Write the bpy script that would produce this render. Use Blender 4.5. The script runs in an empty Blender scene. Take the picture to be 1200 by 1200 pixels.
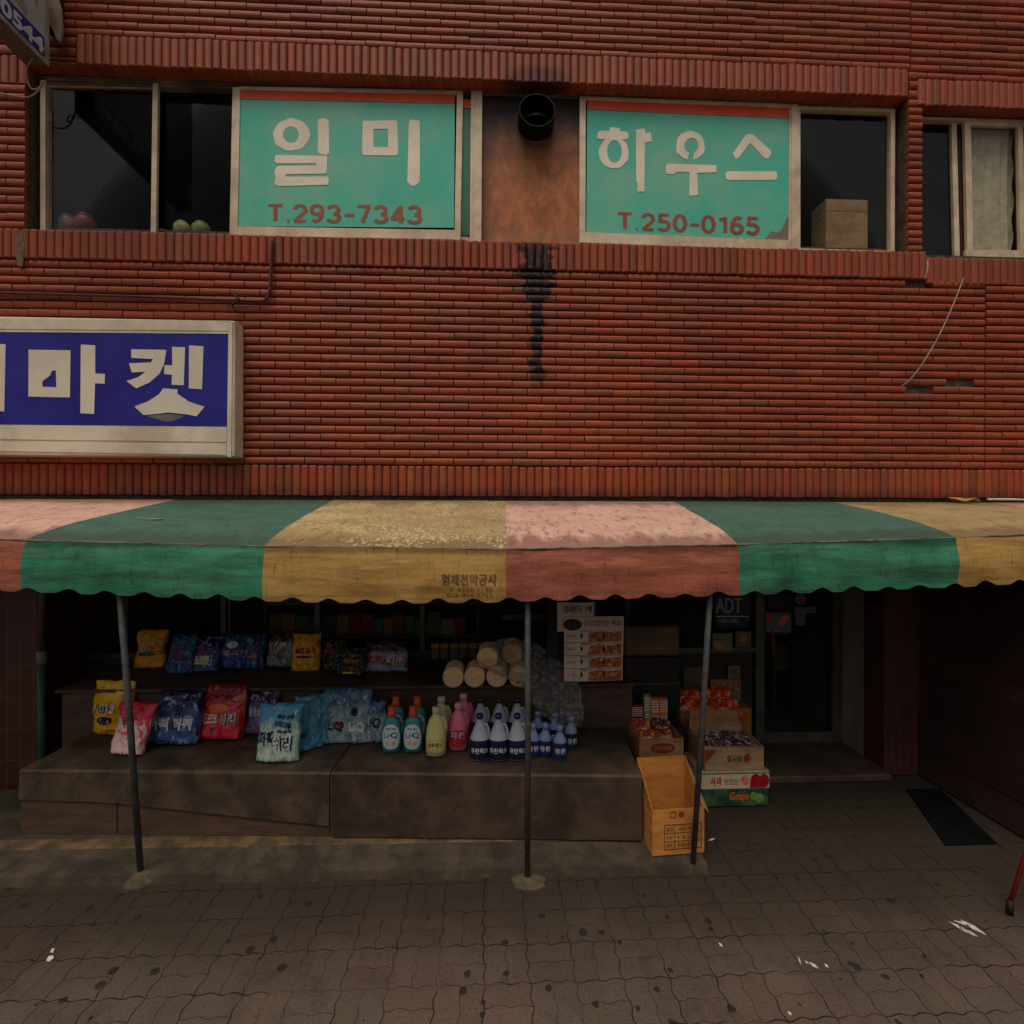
import bpy, math, random
from mathutils import Matrix, Vector
from mathutils.geometry import tessellate_polygon
import mathutils.noise as mn

random.seed(11)
S = bpy.context.scene
COL = S.collection
R = math.radians

# ------------------------------------------------------------------ camera
EYE = 2.33
CM = (Matrix.Rotation(R(-2.5), 4, 'Z') @ Matrix.Rotation(R(90), 4, 'X') @ Matrix.Rotation(R(0.15), 4, 'Z'))
cd = bpy.data.cameras.new('camera')
cam = bpy.data.objects.new('camera', cd)
COL.objects.link(cam)
cam.matrix_world = Matrix.Translation((0, 0, EYE)) @ CM
cd.sensor_width = 36
cd.lens = 18
cd.clip_end = 1000
cd.clip_start = 0.02
S.camera = cam

# ------------------------------------------------------------------ sky, sun, exposure
SUN_EL, SUN_AZ = 66, 200           # azimuth measured for the lamp's direction below
w = bpy.data.worlds.new('World')
S.world = w
w.use_nodes = True
wn = w.node_tree
wn.nodes.clear()
sky = wn.nodes.new('ShaderNodeTexSky')
sky.sky_type = 'NISHITA'
sky.sun_disc = False
sky.sun_elevation = R(SUN_EL)
sky.sun_rotation = R(SUN_AZ)
sky.dust_density = 6
sky.air_density = 1.0
hs = wn.nodes.new('ShaderNodeHueSaturation')
hs.inputs['Saturation'].default_value = 0.25
bg = wn.nodes.new('ShaderNodeBackground')
bg.inputs[1].default_value = 0.07
wo = wn.nodes.new('ShaderNodeOutputWorld')
wn.links.new(sky.outputs[0], hs.inputs['Color'])
wn.links.new(hs.outputs[0], bg.inputs[0])
wn.links.new(bg.outputs[0], wo.inputs[0])
ld = bpy.data.lights.new('sun', 'SUN')
ld.energy = 1.3
ld.angle = R(35)
ld.color = (1.0, 0.86, 0.68)
sun = bpy.data.objects.new('sun', ld)
COL.objects.link(sun)
az = R(SUN_AZ)
sd = Vector((math.sin(az) * math.cos(R(SUN_EL)), math.cos(az) * math.cos(R(SUN_EL)), math.sin(R(SUN_EL))))
sun.rotation_euler = sd.to_track_quat('Z', 'Y').to_euler()
sun.location = sd * 30
S.view_settings.view_transform = 'Standard'
S.view_settings.look = 'None'
S.view_settings.exposure = -0.12
S.view_settings.gamma = 1.0

# ------------------------------------------------------------------ measuring helpers (photo measurement -> place in the world)
def _ray(px, py):
    return CM.to_3x3() @ Vector(((px - 600) / 600, -(py - 600) / 600, -1))
def PY(px, py, Y):
    d = _ray(px, py); t = Y / d.y
    return Vector((d.x * t, Y, EYE + d.z * t))
def PZ(px, py, Z):
    d = _ray(px, py); t = (Z - EYE) / d.z
    return Vector((d.x * t, d.y * t, Z))
def PX(px, py, X):
    d = _ray(px, py); t = X / d.x
    return Vector((X, d.y * t, EYE + d.z * t))
def interp(tab, x):
    if x <= tab[0][0]:
        a, b = tab[0], tab[1]
    elif x >= tab[-1][0]:
        a, b = tab[-2], tab[-1]
    else:
        for a, b in zip(tab, tab[1:]):
            if a[0] <= x <= b[0]: break
    return a[1] + (b[1] - a[1]) * (x - a[0]) / (b[0] - a[0])

# ------------------------------------------------------------------ materials
def lin(c):
    r = []
    for v in c[:3]:
        v /= 255
        r.append(v / 12.92 if v <= .04045 else ((v + .055) / 1.055) ** 2.4)
    return (*r, 1)
_M = {}
class NT:
    def __init__(s, name):
        s.m = bpy.data.materials.new(name); s.m.use_nodes = True
        s.t = s.m.node_tree; s.t.nodes.clear()
        s.out = s.n('ShaderNodeOutputMaterial'); s.b = s.n('ShaderNodeBsdfPrincipled')
        s.l(s.b.outputs[0], s.out.inputs[0])
        s.tc = s.n('ShaderNodeTexCoord')
    def n(s, k, **kw):
        x = s.t.nodes.new(k)
        for a, v in kw.items(): setattr(x, a, v)
        return x
    def l(s, a, b): s.t.links.new(a, b)
    def put(s, sock, v):
        if hasattr(v, 'links') or hasattr(v, 'is_linked'): s.l(v, sock)
        else: sock.default_value = v
    def math(s, op, a, b=0.0, c=None, clamp=False):
        x = s.n('ShaderNodeMath', operation=op); x.use_clamp = clamp
        s.put(x.inputs[0], a); s.put(x.inputs[1], b)
        if c is not None: s.put(x.inputs[2], c)
        return x.outputs[0]
    def mix(s, f, a, b, mode='MIX'):
        x = s.n('ShaderNodeMix', data_type='RGBA', blend_type=mode)
        s.put(x.inputs[0], f); s.put(x.inputs[6], a); s.put(x.inputs[7], b)
        return x.outputs[2]
    def noise(s, scale, detail=4, rough=.55, stretch=(1, 1, 1), vec=None, off=(0, 0, 0), dist=0):
        mp = s.n('ShaderNodeMapping'); mp.inputs['Scale'].default_value = stretch; mp.inputs['Location'].default_value = off
        s.l(vec if vec is not None else s.tc.outputs['Object'], mp.inputs[0])
        x = s.n('ShaderNodeTexNoise'); x.inputs['Scale'].default_value = scale
        x.inputs['Detail'].default_value = detail; x.inputs['Roughness'].default_value = rough
        x.inputs['Distortion'].default_value = dist
        s.l(mp.outputs[0], x.inputs[0]); return x.outputs[0]
    def ramp(s, v, a, b, lo=0.0, hi=1.0):
        x = s.n('ShaderNodeMapRange'); x.interpolation_type = 'SMOOTHSTEP'
        s.put(x.inputs[0], v)
        x.inputs[1].default_value = a; x.inputs[2].default_value = b
        x.inputs[3].default_value = lo; x.inputs[4].default_value = hi
        return x.outputs[0]
    def sep(s, v):
        x = s.n('ShaderNodeSeparateXYZ'); s.l(v, x.inputs[0]); return x.outputs
    def comb(s, a, b, c=0.0):
        x = s.n('ShaderNodeCombineXYZ'); s.put(x.inputs[0], a); s.put(x.inputs[1], b); s.put(x.inputs[2], c); return x.outputs[0]
    def bump(s, h, st=.3, dist=.01):
        x = s.n('ShaderNodeBump'); x.inputs['Strength'].default_value = st; x.inputs['Distance'].default_value = dist
        s.l(h, x.inputs['Height']); s.l(x.outputs[0], s.b.inputs['Normal'])

def mat(name, c1, c2=None, scale=6, rough=.6, metal=0, bump=0, bscale=60, stretch=(1, 1, 1), spec=.4, lo=.35, hi=.65,
        dirt=None, dscale=2.0, damt=.5, bdist=.004):
    if name in _M: return _M[name]
    k = NT(name)
    c1 = lin(c1)
    c = c1
    if c2 is None: c2v = tuple(v * .8 for v in c1[:3]) + (1,)
    else: c2v = lin(c2)
    c = k.mix(k.ramp(k.noise(scale, 5, .6, stretch), lo, hi), c1, c2v)
    if dirt is not None:
        f = k.math('MULTIPLY', k.ramp(k.noise(dscale, 8, .68, stretch, off=(3, 7, 1)), .42, .68), damt)
        c = k.mix(f, c, lin(dirt))
    k.l(c, k.b.inputs['Base Color'])
    k.b.inputs['Roughness'].default_value = rough
    k.b.inputs['Metallic'].default_value = metal
    k.b.inputs['Specular IOR Level'].default_value = spec
    if bump: k.bump(k.noise(bscale, 5, .6, stretch), bump, bdist)
    _M[name] = k.m
    return k.m

# ------------------------------------------------------------------ mesh helpers
class MB:
    def __init__(s): s.v = []; s.f = []; s.mi = []
    def face(s, idx, m=0): s.f.append(tuple(idx)); s.mi.append(m)
    def add(s, vs, fs, m=0):
        o = len(s.v); s.v.extend([tuple(v) for v in vs])
        for f in fs: s.face([i + o for i in f], m)
        return s
    def box(s, a, b, m=0, bev=0.0):
        x0, y0, z0 = (min(a[i], b[i]) for i in range(3)); x1, y1, z1 = (max(a[i], b[i]) for i in range(3))
        if bev <= 0:
            s.add([(x0,y0,z0),(x1,y0,z0),(x1,y1,z0),(x0,y1,z0),(x0,y0,z1),(x1,y0,z1),(x1,y1,z1),(x0,y1,z1)],
                  [(0,3,2,1),(4,5,6,7),(0,1,5,4),(1,2,6,5),(2,3,7,6),(3,0,4,7)], m)
        else:
            b_ = bev; L = []
            for z, i in ((z0, b_), (z0 + b_, 0), (z1 - b_, 0), (z1, b_)):
                L.append([(x0+i+b_*(i==0),y0+i,z),(x1-i-b_*(i==0),y0+i,z),(x1-i,y0+i+b_*(i==0),z),(x1-i,y1-i-b_*(i==0),z),
                          (x1-i-b_*(i==0),y1-i,z),(x0+i+b_*(i==0),y1-i,z),(x0+i,y1-i-b_*(i==0),z),(x0+i,y0+i+b_*(i==0),z)])
            s.rings(L, m)
        return s
    def rings(s, L, m=0, caps=True, closed=True):
        o = len(s.v); n = len(L[0])
        for r in L: s.v.extend([tuple(p) for p in r])
        for k in range(len(L) - 1):
            for i in range(n if closed else n - 1):
                j = (i + 1) % n
                s.face((o+k*n+i, o+k*n+j, o+(k+1)*n+j, o+(k+1)*n+i), m)
        if caps:
            s.face([o + i for i in range(n)][::-1], m)
            s.face([o + (len(L)-1)*n + i for i in range(n)], m)
        return s
    def tube(s, pts, r, n=8, m=0, caps=True):
        pts = [Vector(p) for p in pts]; L = []
        rr = r if isinstance(r, (list, tuple)) else [r] * len(pts)
        t0 = (pts[1] - pts[0]).normalized()
        u = t0.orthogonal().normalized()
        for i, p in enumerate(pts):
            t = (pts[min(i+1, len(pts)-1)] - pts[max(i-1, 0)]).normalized()
            u = (u - t * u.dot(t)).normalized(); v = t.cross(u)
            L.append([p + (u * math.cos(2*math.pi*k/n) + v * math.sin(2*math.pi*k/n)) * rr[i] for k in range(n)])
        return s.rings(L, m, caps)
    def lathe(s, prof, n=20, c=(0, 0, 0), sx=1.0, sy=1.0, m=0, e=2.0):
        L = []
        for r, z in prof:
            ring = []
            for k in range(n):
                a = 2*math.pi*k/n; ca, sa = math.cos(a), math.sin(a)
                q = 2.0 / e
                ring.append((c[0] + r*sx*math.copysign(abs(ca)**q, ca), c[1] + r*sy*math.copysign(abs(sa)**q, sa), c[2] + z))
            L.append(ring)
        return s.rings(L, m)
    def prism(s, outer, holes, fn, th, m=0):
        """flat 2-D outline (with holes) laid on a surface by fn(u, v, depth)"""
        loops = [outer] + list(holes)
        tris = tessellate_polygon([[Vector((p[0], p[1], 0)) for p in l] for l in loops])
        flat = [p for l in loops for p in l]
        o = len(s.v); n = len(flat)
        s.v.extend([tuple(fn(p[0], p[1], 0.0)) for p in flat])
        s.v.extend([tuple(fn(p[0], p[1], th)) for p in flat])
        for t in tris: s.face((o+n+t[0], o+n+t[1], o+n+t[2]), m)
        base = 0
        for l in loops:
            for i in range(len(l)):
                j = (i + 1) % len(l)
                s.face((o+base+i, o+base+j, o+n+base+j, o+n+base+i), m)
            base += len(l)
        return s
    def build(s, name, mats, parent=None, smooth=False, loc=None):
        me = bpy.data.meshes.new(name)
        me.from_pydata(s.v, [], s.f)
        if not isinstance(mats, (list, tuple)): mats = [mats]
        for x in mats: me.materials.append(x)
        if len(mats) > 1: me.polygons.foreach_set('material_index', s.mi)
        if smooth: me.polygons.foreach_set('use_smooth', [True] * len(me.polygons))
        me.update()
        o = bpy.data.objects.new(name, me); COL.objects.link(o)
        if parent is not None: o.parent = parent
        if loc is not None: o.location = loc
        return o
def fix_normals(o):
    import bmesh
    bm = bmesh.new(); bm.from_mesh(o.data)
    bmesh.ops.recalc_face_normals(bm, faces=bm.faces); bm.to_mesh(o.data); bm.free()
    return o
def tag(o, label, cat, group=None, kind=None):
    if label: o['label'] = label
    if cat: o['category'] = cat
    if group: o['group'] = group
    if kind: o['kind'] = kind
    return o
def thing(name, label, cat, loc=(0, 0, 0), rz=0, group=None, rx=0, ry=0):
    o = bpy.data.objects.new(name, None); COL.objects.link(o)
    o.empty_display_size = .1
    o.location = loc; o.rotation_euler = (rx, ry, rz)
    return tag(o, label, cat, group)
def structure(o): o['kind'] = 'structure'; return o

_TX = {}
def text_shape(s):
    """outline faces of a word, scaled to the unit square"""
    if s in _TX: return _TX[s]
    c = bpy.data.curves.new('t', 'FONT'); c.body = s; c.resolution_u = 3
    o = bpy.data.objects.new('t', c); COL.objects.link(o)
    bpy.context.view_layer.update()
    me = bpy.data.meshes.new_from_object(o.evaluated_get(bpy.context.evaluated_depsgraph_get()))
    vs = [(v.co.x, v.co.y) for v in me.vertices]; fs = [tuple(p.vertices) for p in me.polygons]
    bpy.data.objects.remove(o); bpy.data.curves.remove(c); bpy.data.meshes.remove(me)
    x0 = min(v[0] for v in vs); x1 = max(v[0] for v in vs); y0 = min(v[1] for v in vs); y1 = max(v[1] for v in vs)
    _TX[s] = ([((v[0]-x0)/(x1-x0), (v[1]-y0)/(y1-y0)) for v in vs], fs)
    return _TX[s]
def words(mb, s, box, fn, m=0, bold=0.0):
    """writes s into box (u0,v0,u1,v1); fn(u,v,depth) lays it on the surface; bold thickens the strokes"""
    vs, fs = text_shape(s)
    u0, v0, u1, v1 = box
    offs = [(0, 0)] if bold <= 0 else [(-bold, -bold), (bold, -bold), (-bold, bold), (bold, bold), (0, 0)]
    for k, (du, dv) in enumerate(offs):
        mb.add([fn(u0 + (u1-u0)*a + du, v0 + (v1-v0)*b + dv, .0001 * k) for a, b in vs], fs, m)
def quad(mb, box, fn, m=0, d=0.0):
    u0, v0, u1, v1 = box
    mb.add([fn(u0, v0, d), fn(u1, v0, d), fn(u1, v1, d), fn(u0, v1, d)], [(0, 1, 2, 3)], m)
def ellipse(c, rx, ry, n=28, a0=0, a1=360):
    return [(c[0] + rx*math.cos(R(a0 + (a1-a0)*k/n)), c[1] + ry*math.sin(R(a0 + (a1-a0)*k/n))) for k in range(n if a1-a0 == 360 else n+1)]
def rrect(x0, y0, x1, y1, r, n=4):
    P = []
    for cx, cy, a in ((x1-r, y1-r, 0), (x0+r, y1-r, 90), (x0+r, y0+r, 180), (x1-r, y0+r, 270)):
        for k in range(n + 1): P.append((cx + r*math.cos(R(a+90*k/n)), cy + r*math.sin(R(a+90*k/n))))
    return P
def xz(o, sx=1, sz=1):            # u -> X, v -> Z, depth towards the street
    return lambda u, v, d: (o[0] + u*sx, o[1] - d, o[2] + v*sz)
def on_wall(Y):                   # measured picture position on a plane parallel to the facade
    def f(u, v, d):
        p = PY(u, v, Y); return (p.x, p.y - d, p.z)
    return f

# ------------------------------------------------------------------ shared materials
M = {}
def brick_mat(name):
    k = NT(name)
    geo = k.n('ShaderNodeNewGeometry')
    r = geo.outputs['Random Per Island']
    cr = k.n('ShaderNodeValToRGB'); k.l(r, cr.inputs[0])
    e = cr.color_ramp.elements
    e[0].position = 0; e[0].color = lin((146, 64, 38)); e[1].position = 1; e[1].color = lin((178, 92, 50))
    for p, c in ((.25, (166, 78, 44)), (.5, (156, 72, 44)), (.62, (174, 72, 44)), (.8, (164, 86, 50)), (.93, (138, 70, 46))):
        x = e.new(p); x.color = lin(c)
    c = k.mix(k.ramp(k.noise(38, 6, .7), .35, .75, 0, .55), cr.outputs[0], lin((98, 50, 38)))
    c = k.mix(k.ramp(k.noise(1.1, 5, .6, off=(4, 2, 8)), .4, .75, 0, .35), c, lin((110, 62, 46)))
    xyz = k.sep(k.tc.outputs['Object'])
    # soot run below the exhaust pipe
    z = xyz[2]; x = xyz[0]
    n1 = k.noise(9, 5, .7, off=(1, 1, 1)); n2 = k.noise(28, 4, .7)
    xc = k.math('ADD', x, k.math('MULTIPLY', k.math('SUBTRACT', n1, .5), .14))
    dx = k.math('ABSOLUTE', k.math('SUBTRACT', xc, STX))
    n3 = k.noise(13, 3, .7, (.25, .25, 1), off=(3, 3, 3))
    wdt = k.math('MULTIPLY', k.math('ADD', k.ramp(z, STZ1 - .34, STZ1 - .20, .065, .19), 0.0), k.ramp(n3, .3, .7, .45, 1.35))
    f = k.math('SUBTRACT', 1.0, k.math('DIVIDE', dx, wdt), clamp=True)
    f = k.math('MULTIPLY', k.ramp(f, .0, .3), k.ramp(z, STZ0 - .12, STZ0 + .15))
    f = k.math('MULTIPLY', f, k.ramp(z, STZ1 + .32, STZ1 + .10))
    f = k.math('MULTIPLY', f, k.ramp(n2, .3, .52, .35, 1))
    c = k.mix(f, c, lin((16, 13, 12)))
    # soot over the window head above the pipe
    d2 = k.math('POWER', k.math('DIVIDE', k.math('SUBTRACT', xc, STX), .36), 2.0)
    d3 = k.math('POWER', k.math('DIVIDE', k.math('SUBTRACT', z, STZT), .14), 2.0)
    f2 = k.math('SUBTRACT', 1.0, k.math('ADD', d2, d3), clamp=True)
    c = k.mix(k.math('MULTIPLY', k.ramp(f2, 0, .9), .65), c, lin((16, 13, 12)))
    # mottled darker band along the foot of the wall
    f3 = k.math('MULTIPLY', k.ramp(z, ZA + .14, ZA - .02), k.ramp(n1, .3, .6, .3, .8))
    c = k.mix(f3, c, lin((46, 28, 24)))
    k.l(c, k.b.inputs['Base Color'])
    k.b.inputs['Roughness'].default_value = .55
    k.b.inputs['Specular IOR Level'].default_value = .35
    k.bump(k.noise(120, 6, .7), .35, .004)
    return k.m

WY = 4.5
def wz(px, py): return PY(px, py, WY).z
def wx(px, py=300): return PY(px, py, WY).x
ZA = (wz(300, 581) + wz(900, 584)) / 2            # foot of the brick wall, just above the awning
ZB = (wz(300, 541) + wz(900, 551)) / 2            # top of the lower soldier course
ZS0 = (wz(300, 307) + wz(900, 328)) / 2           # underside of the sill soldiers
ZS1 = (wz(100, 270) + wz(1000, 296)) / 2          # top of the sill soldiers
ZH0 = (wz(150, 84) + wz(1000, 112)) / 2           # underside of the head soldiers
ZH1 = (wz(150, 50) + wz(1000, 78)) / 2
STX = wx(629, 350); STZ0 = wz(629, 452); STZ1 = wz(629, 312); STZT = wz(640, 96)
M['brick'] = brick_mat('brick glazed red')
M['mortar'] = mat('mortar dark', (66, 54, 45), (92, 78, 64), 12, .95, bump=.4, bscale=90)
M['alu'] = mat('window aluminium', (236, 212, 180), (208, 184, 154), 3, .5, metal=.05, dirt=(120, 100, 80), dscale=5, damt=.35, bump=.1, bscale=140)
M['alu_dark'] = mat('aluminium weathered', (150, 136, 118), (110, 98, 86), 4, .5, metal=.3, dirt=(40, 34, 30))
M['steel'] = mat('galvanised steel', (96, 96, 92), (66, 66, 64), 9, .45, metal=.5, dirt=(80, 58, 42), dscale=7, damt=.6)
M['pole'] = mat('pole paint worn', (84, 90, 90), (60, 66, 66), 14, .55, metal=.2, dirt=(92, 62, 42), dscale=12, damt=.7, bump=.2)
M['black'] = mat('soot black', (12, 11, 10), (22, 20, 18), 10, .7)
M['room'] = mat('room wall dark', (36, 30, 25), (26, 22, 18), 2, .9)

# ------------------------------------------------------------------ ground
def paver_mat():
    k = NT('interlocking pavers')
    xyz = k.sep(k.tc.outputs['Object'])
    x, y = xyz[0], xyz[1]
    C = .232
    def wave(v, ph, a):
        return k.math('MULTIPLY', k.math('SINE', k.math('ADD', k.math('MULTIPLY', v, 2*math.pi/(C/2)), ph)), a)
    jn = k.noise(2.2, 4, .6); jm = k.noise(2.2, 4, .6, off=(9, 4, 2))
    u = k.math('DIVIDE', k.math('ADD', k.math('ADD', x, wave(y, .6, .0062)), k.math('MULTIPLY', jn, .05)), C)
    v = k.math('DIVIDE', k.math('ADD', k.math('ADD', y, wave(x, 1.9, .0062)), k.math('MULTIPLY', jm, .05)), C)
    fu, fv = k.math('FRACT', u), k.math('FRACT', v)
    iu, iv = k.math('FLOOR', u), k.math('FLOOR', v)
    par = k.math('MODULO', k.math('ABSOLUTE', k.math('ADD', iu, iv)), 2.0)
    def tri(f): return k.math('MINIMUM', f, k.math('SUBTRACT', 1.0, f))
    edge = k.math('MINIMUM', tri(fu), tri(fv))
    sel = k.math('ADD', k.math('MULTIPLY', fu, par), k.math('MULTIPLY', fv, k.math('SUBTRACT', 1.0, par)))
    mid = k.math('ABSOLUTE', k.math('SUBTRACT', sel, .5))
    d = k.math('MINIMUM', edge, k.math('ADD', mid, .006))
    half = k.math('GREATER_THAN', sel, .5)
    jw = k.noise(3.1, 6, .7, off=(5, 5, 0))
    joint = k.math('SUBTRACT', 1.0, k.ramp(d, .003, .017))
    joint = k.math('MULTIPLY', joint, k.ramp(jw, .34, .60, .25, 1.0))
    wn_ = k.n('ShaderNodeTexWhiteNoise'); wn_.noise_dimensions = '3D'
    k.l(k.comb(iu, iv, half), wn_.inputs['Vector'])
    cr = k.n('ShaderNodeValToRGB'); k.l(wn_.outputs['Value'], cr.inputs[0])
    e = cr.color_ramp.elements
    e[0].color = lin((92, 74, 63)); e[1].color = lin((98, 80, 68)); e[1].position = 1
    for p, c in ((.3, (99, 80, 69)), (.5, (91, 76, 65)), (.75, (102, 81, 70)), (.9, (93, 80, 71))):
        q = e.new(p); q.color = lin(c)
    c = cr.outputs[0]
    c = k.mix(k.ramp(k.noise(1.3, 6, .62, off=(2, 2, 2)), .4, .7, 0, .6), c, lin((78, 70, 60)))
    c = k.mix(k.ramp(k.noise(4, 8, .75, off=(2, 7, 2)), .48, .68, 0, .65), c, lin((66, 56, 48)))
    c = k.mix(k.ramp(k.noise(150, 3, .7), .52, .72, 0, .55), c, lin((150, 132, 114)))
    c = k.mix(k.ramp(k.noise(75, 4, .7, off=(1, 9, 0)), .50, .68, 0, .6), c, lin((54, 46, 42)))
    # awning shade painted into the paving, darker towards the shop
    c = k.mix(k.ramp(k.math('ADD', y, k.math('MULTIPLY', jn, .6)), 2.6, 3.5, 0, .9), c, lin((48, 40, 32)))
    # trodden gum
    vo = k.n('ShaderNodeTexVoronoi'); vo.inputs['Scale'].default_value = 9.5; vo.inputs['Randomness'].default_value = 1
    mp = k.n('ShaderNodeMapping'); k.l(k.tc.outputs['Object'], mp.inputs[0]); k.l(mp.outputs[0], vo.inputs['Vector'])
    nz = k.math('MULTIPLY', k.math('SUBTRACT', k.noise(38, 4, .7), .5), .26)
    sz = k.sep(vo.outputs['Color'])
    rad = k.math('MULTIPLY', k.ramp(sz[0], .35, 1.0, 0, 1), .24)
    g = k.math('LESS_THAN', k.math('ADD', vo.outputs['Distance'], nz), rad)
    c = k.mix(k.math('MULTIPLY', g, .85), c, lin((32, 29, 28)))
    c = k.mix(joint, c, lin((26, 20, 17)))
    k.l(c, k.b.inputs['Base Color'])
    k.b.inputs['Roughness'].default_value = .85
    k.b.inputs['Specular IOR Level'].default_value = .25
    h = k.math('SUBTRACT', k.math('MULTIPLY', k.noise(110, 5, .7), .18), joint)
    k.bump(h, .9, .006)
    return k.m
g = MB().add([(-300, -300, -.02), (300, -300, -.02), (300, 300, -.02), (-300, 300, -.02)], [(0, 1, 2, 3)]).build(
    'ground', mat('asphalt', (62, 60, 58), (74, 72, 68), 3, .9))
structure(g)
mb = MB(); mb.box((-12, -1.2, -.2), (12, 4.36, 0))
structure(mb.build('sidewalk', paver_mat()))
M['conc'] = mat('concrete dirty', (82, 70, 54), (58, 51, 41), 7, .92, dirt=(40, 36, 30), dscale=3, damt=.8, bump=.6, bscale=45, bdist=.01)
M['conc_edge'] = mat('concrete edge worn', (122, 94, 62), (84, 68, 50), 9, .9, dirt=(44, 36, 28), dscale=6, damt=.75, bump=.6, bscale=60)
# rough concrete kerb in front of the shop, its edge worn to sand colour
mb = MB(); L = []
xl, xr = PZ(-60, 1027, 0).x - 4, PZ(832, 1027, 0).x
N = 90
for i in range(N + 1):
    x = xl + (xr - xl) * i / N
    n1 = mn.noise(Vector((x*2, 0, 0))); n2 = mn.noise(Vector((x*7, 3, 0)))
    sl = (x - PZ(20, 980, .08).x) * -.012
    yf = 3.30 + sl + .02*n1 + .008*n2
    L.append([(x, yf, -.01), (x, yf + .018, .05 + .006*n2), (x, 3.47 + sl, .062 + .008*n1), (x, 3.535 + sl + .008*n2, .079), (x, 3.55 + sl, .082), (x, 3.64 + sl, .084), (x, 4.3, .082), (x, 4.3, -.01)])
o = mb.rings(L, 0).build('concrete_kerb', [M['conc'], M['conc_edge']])
for p in o.data.polygons:
    c = p.center
    if c.z > .0785 and c.y < 3.60: p.material_index = 1
structure(o)

# ------------------------------------------------------------------ the brick building
bld = thing('brick_building', 'red brick building with ribbed glazed bricks above a small corner market', 'building', (0, WY, 0))
OFF = Vector((0, -WY, 0))
def P_(mb_): mb_.v = [(v[0], v[1] - WY, v[2]) for v in mb_.v]; return mb_

wall = MB()
def hbrick(x0, x1, z0, z1, y=WY, dep=.16, bul=.022):
    """a brick laid flat, front face rounded"""
    j = random.uniform(-.003, .003); b = bul * random.uniform(.88, 1.1); g = .0042
    x0 += g; x1 -= g
    h = z1 - z0
    t0, t1 = random.uniform(-.0015, .0015), random.uniform(-.0015, .0015)
    prof = [(0, .05), (.62*b, .14), (.93*b, .32), (b, .52), (.93*b, .70), (.62*b, .86), (0, .93)]
    A = [(x0, y + j + dep, z0 + h*.05)] + [(x0, y + j - p, z0 + t0 + h*q) for p, q in prof] + [(x0, y + j + dep, z0 + h*.93)]
    B = [(x1, y + j + dep, z0 + h*.05)] + [(x1, y + j - p, z0 + t1 + h*q) for p, q in prof] + [(x1, y + j + dep, z0 + h*.93)]
    wall.rings([A, B])
def courses(x0, x1, z0, z1, y=WY, skip=(), pitch=.255, n=None, dep=.16, ph=0.0):
    n = n or max(1, round((z1 - z0) / .0702)); h = (z1 - z0) / n
    for k in range(n):
        x = x0 - (pitch / 2 if (k % 2) else 0) - ph % pitch
        za = z0 + k*h
        cuts = [x0]
        while x < x1 - .05:
            if x > x0 + .05: cuts.append(x + random.uniform(-.006, .006))
            x += pitch
        cuts.append(x1)
        for a, b in zip(cuts, cuts[1:]):
            if any(abs((s[0]+s[1])/2 - (a+b)/2) < pitch*.5 and abs((s[2]+s[3])/2 - za - h/2) <= h*.5 for s in skip): continue
            hbrick(a, b, za, za + h, y, dep)
def soldiers(x0, x1, z0, z1, y=WY, dep=.16, bul=.02, pitch=.0700):
    n = max(1, round((x1 - x0) / pitch)); w_ = (x1 - x0) / n
    for k in range(n):
        a = x0 + k*w_ + .0015; b = a + w_ - .003; ww = b - a
        bb = bul * random.uniform(.85, 1.15); j = random.uniform(-.003, .003)
        zz0 = z0 + random.uniform(-.003, .003) + .002; zz1 = z1 + random.uniform(-.003, .003) - .002
        prof = [(0, 0), (.6*bb, .1), (.93*bb, .28), (bb, .5), (.93*bb, .72), (.6*bb, .9), (0, 1)]
        r = .012
        def ring(z, ins): return [(a, y + dep, z)] + [(a + ww*q, y + j - p + ins, z) for p, q in prof] + [(b, y + dep, z)]
        wall.rings([ring(zz0, .008), ring(zz0 + r*.6, 0), ring(zz1 - r, 0), ring(zz1 - r*.3, .006), ring(zz1, .016)])
XL, XR = wx(-420), wx(1640)
X1 = wx(32, 180)       # left jamb of the long window
X2 = wx(1062, 200)     # right jamb of the long window (outer arris of its brick pier at 1065)
X3 = wx(1079, 220)     # left jamb of the right-hand window
X4 = wx(1212, 220)     # right jamb
ZR0 = wz(1135, 128) ; ZR1 = wz(1135, 97)        # head soldiers of the right-hand window
ZRS1 = wz(1150, 304); ZRS0 = wz(1150, 335)
XJ = wx(1083)
XK = wx(1152, 370)
ZJ = wz(1150, 402)
missing = [(wx(1053, 452), wx(1072, 452), wz(1060, 455.5), wz(1060, 448.5)), (wx(1105, 453), wx(1134, 453), wz(1120, 456), wz(1120, 449)),
           (wx(1055, 333), wx(1074, 333), wz(1065, 336.5), wz(1065, 329.5))]
soldiers(XL, XR, ZA, ZB - .004)
courses(XL, XK, ZB, ZS0, skip=missing, n=25)
# right of the stepped joint the courses sit about half a course lower
hc = (ZS0 - ZB) / 25
nlow = round((ZJ - ZB) / hc)
courses(XK + .004, XR, ZB, ZB + nlow*hc, n=nlow, ph=.09)
courses(XK + .004, XR, ZB + nlow*hc + .003, ZRS0, y=WY - .006, n=round((ZRS0 - ZB - nlow*hc) / hc), ph=.12)
soldiers(XL, XJ, ZS0, ZS1, y=WY - .018)
soldiers(XJ + .004, XR, ZRS0, ZRS1, y=WY - .012)
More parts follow.
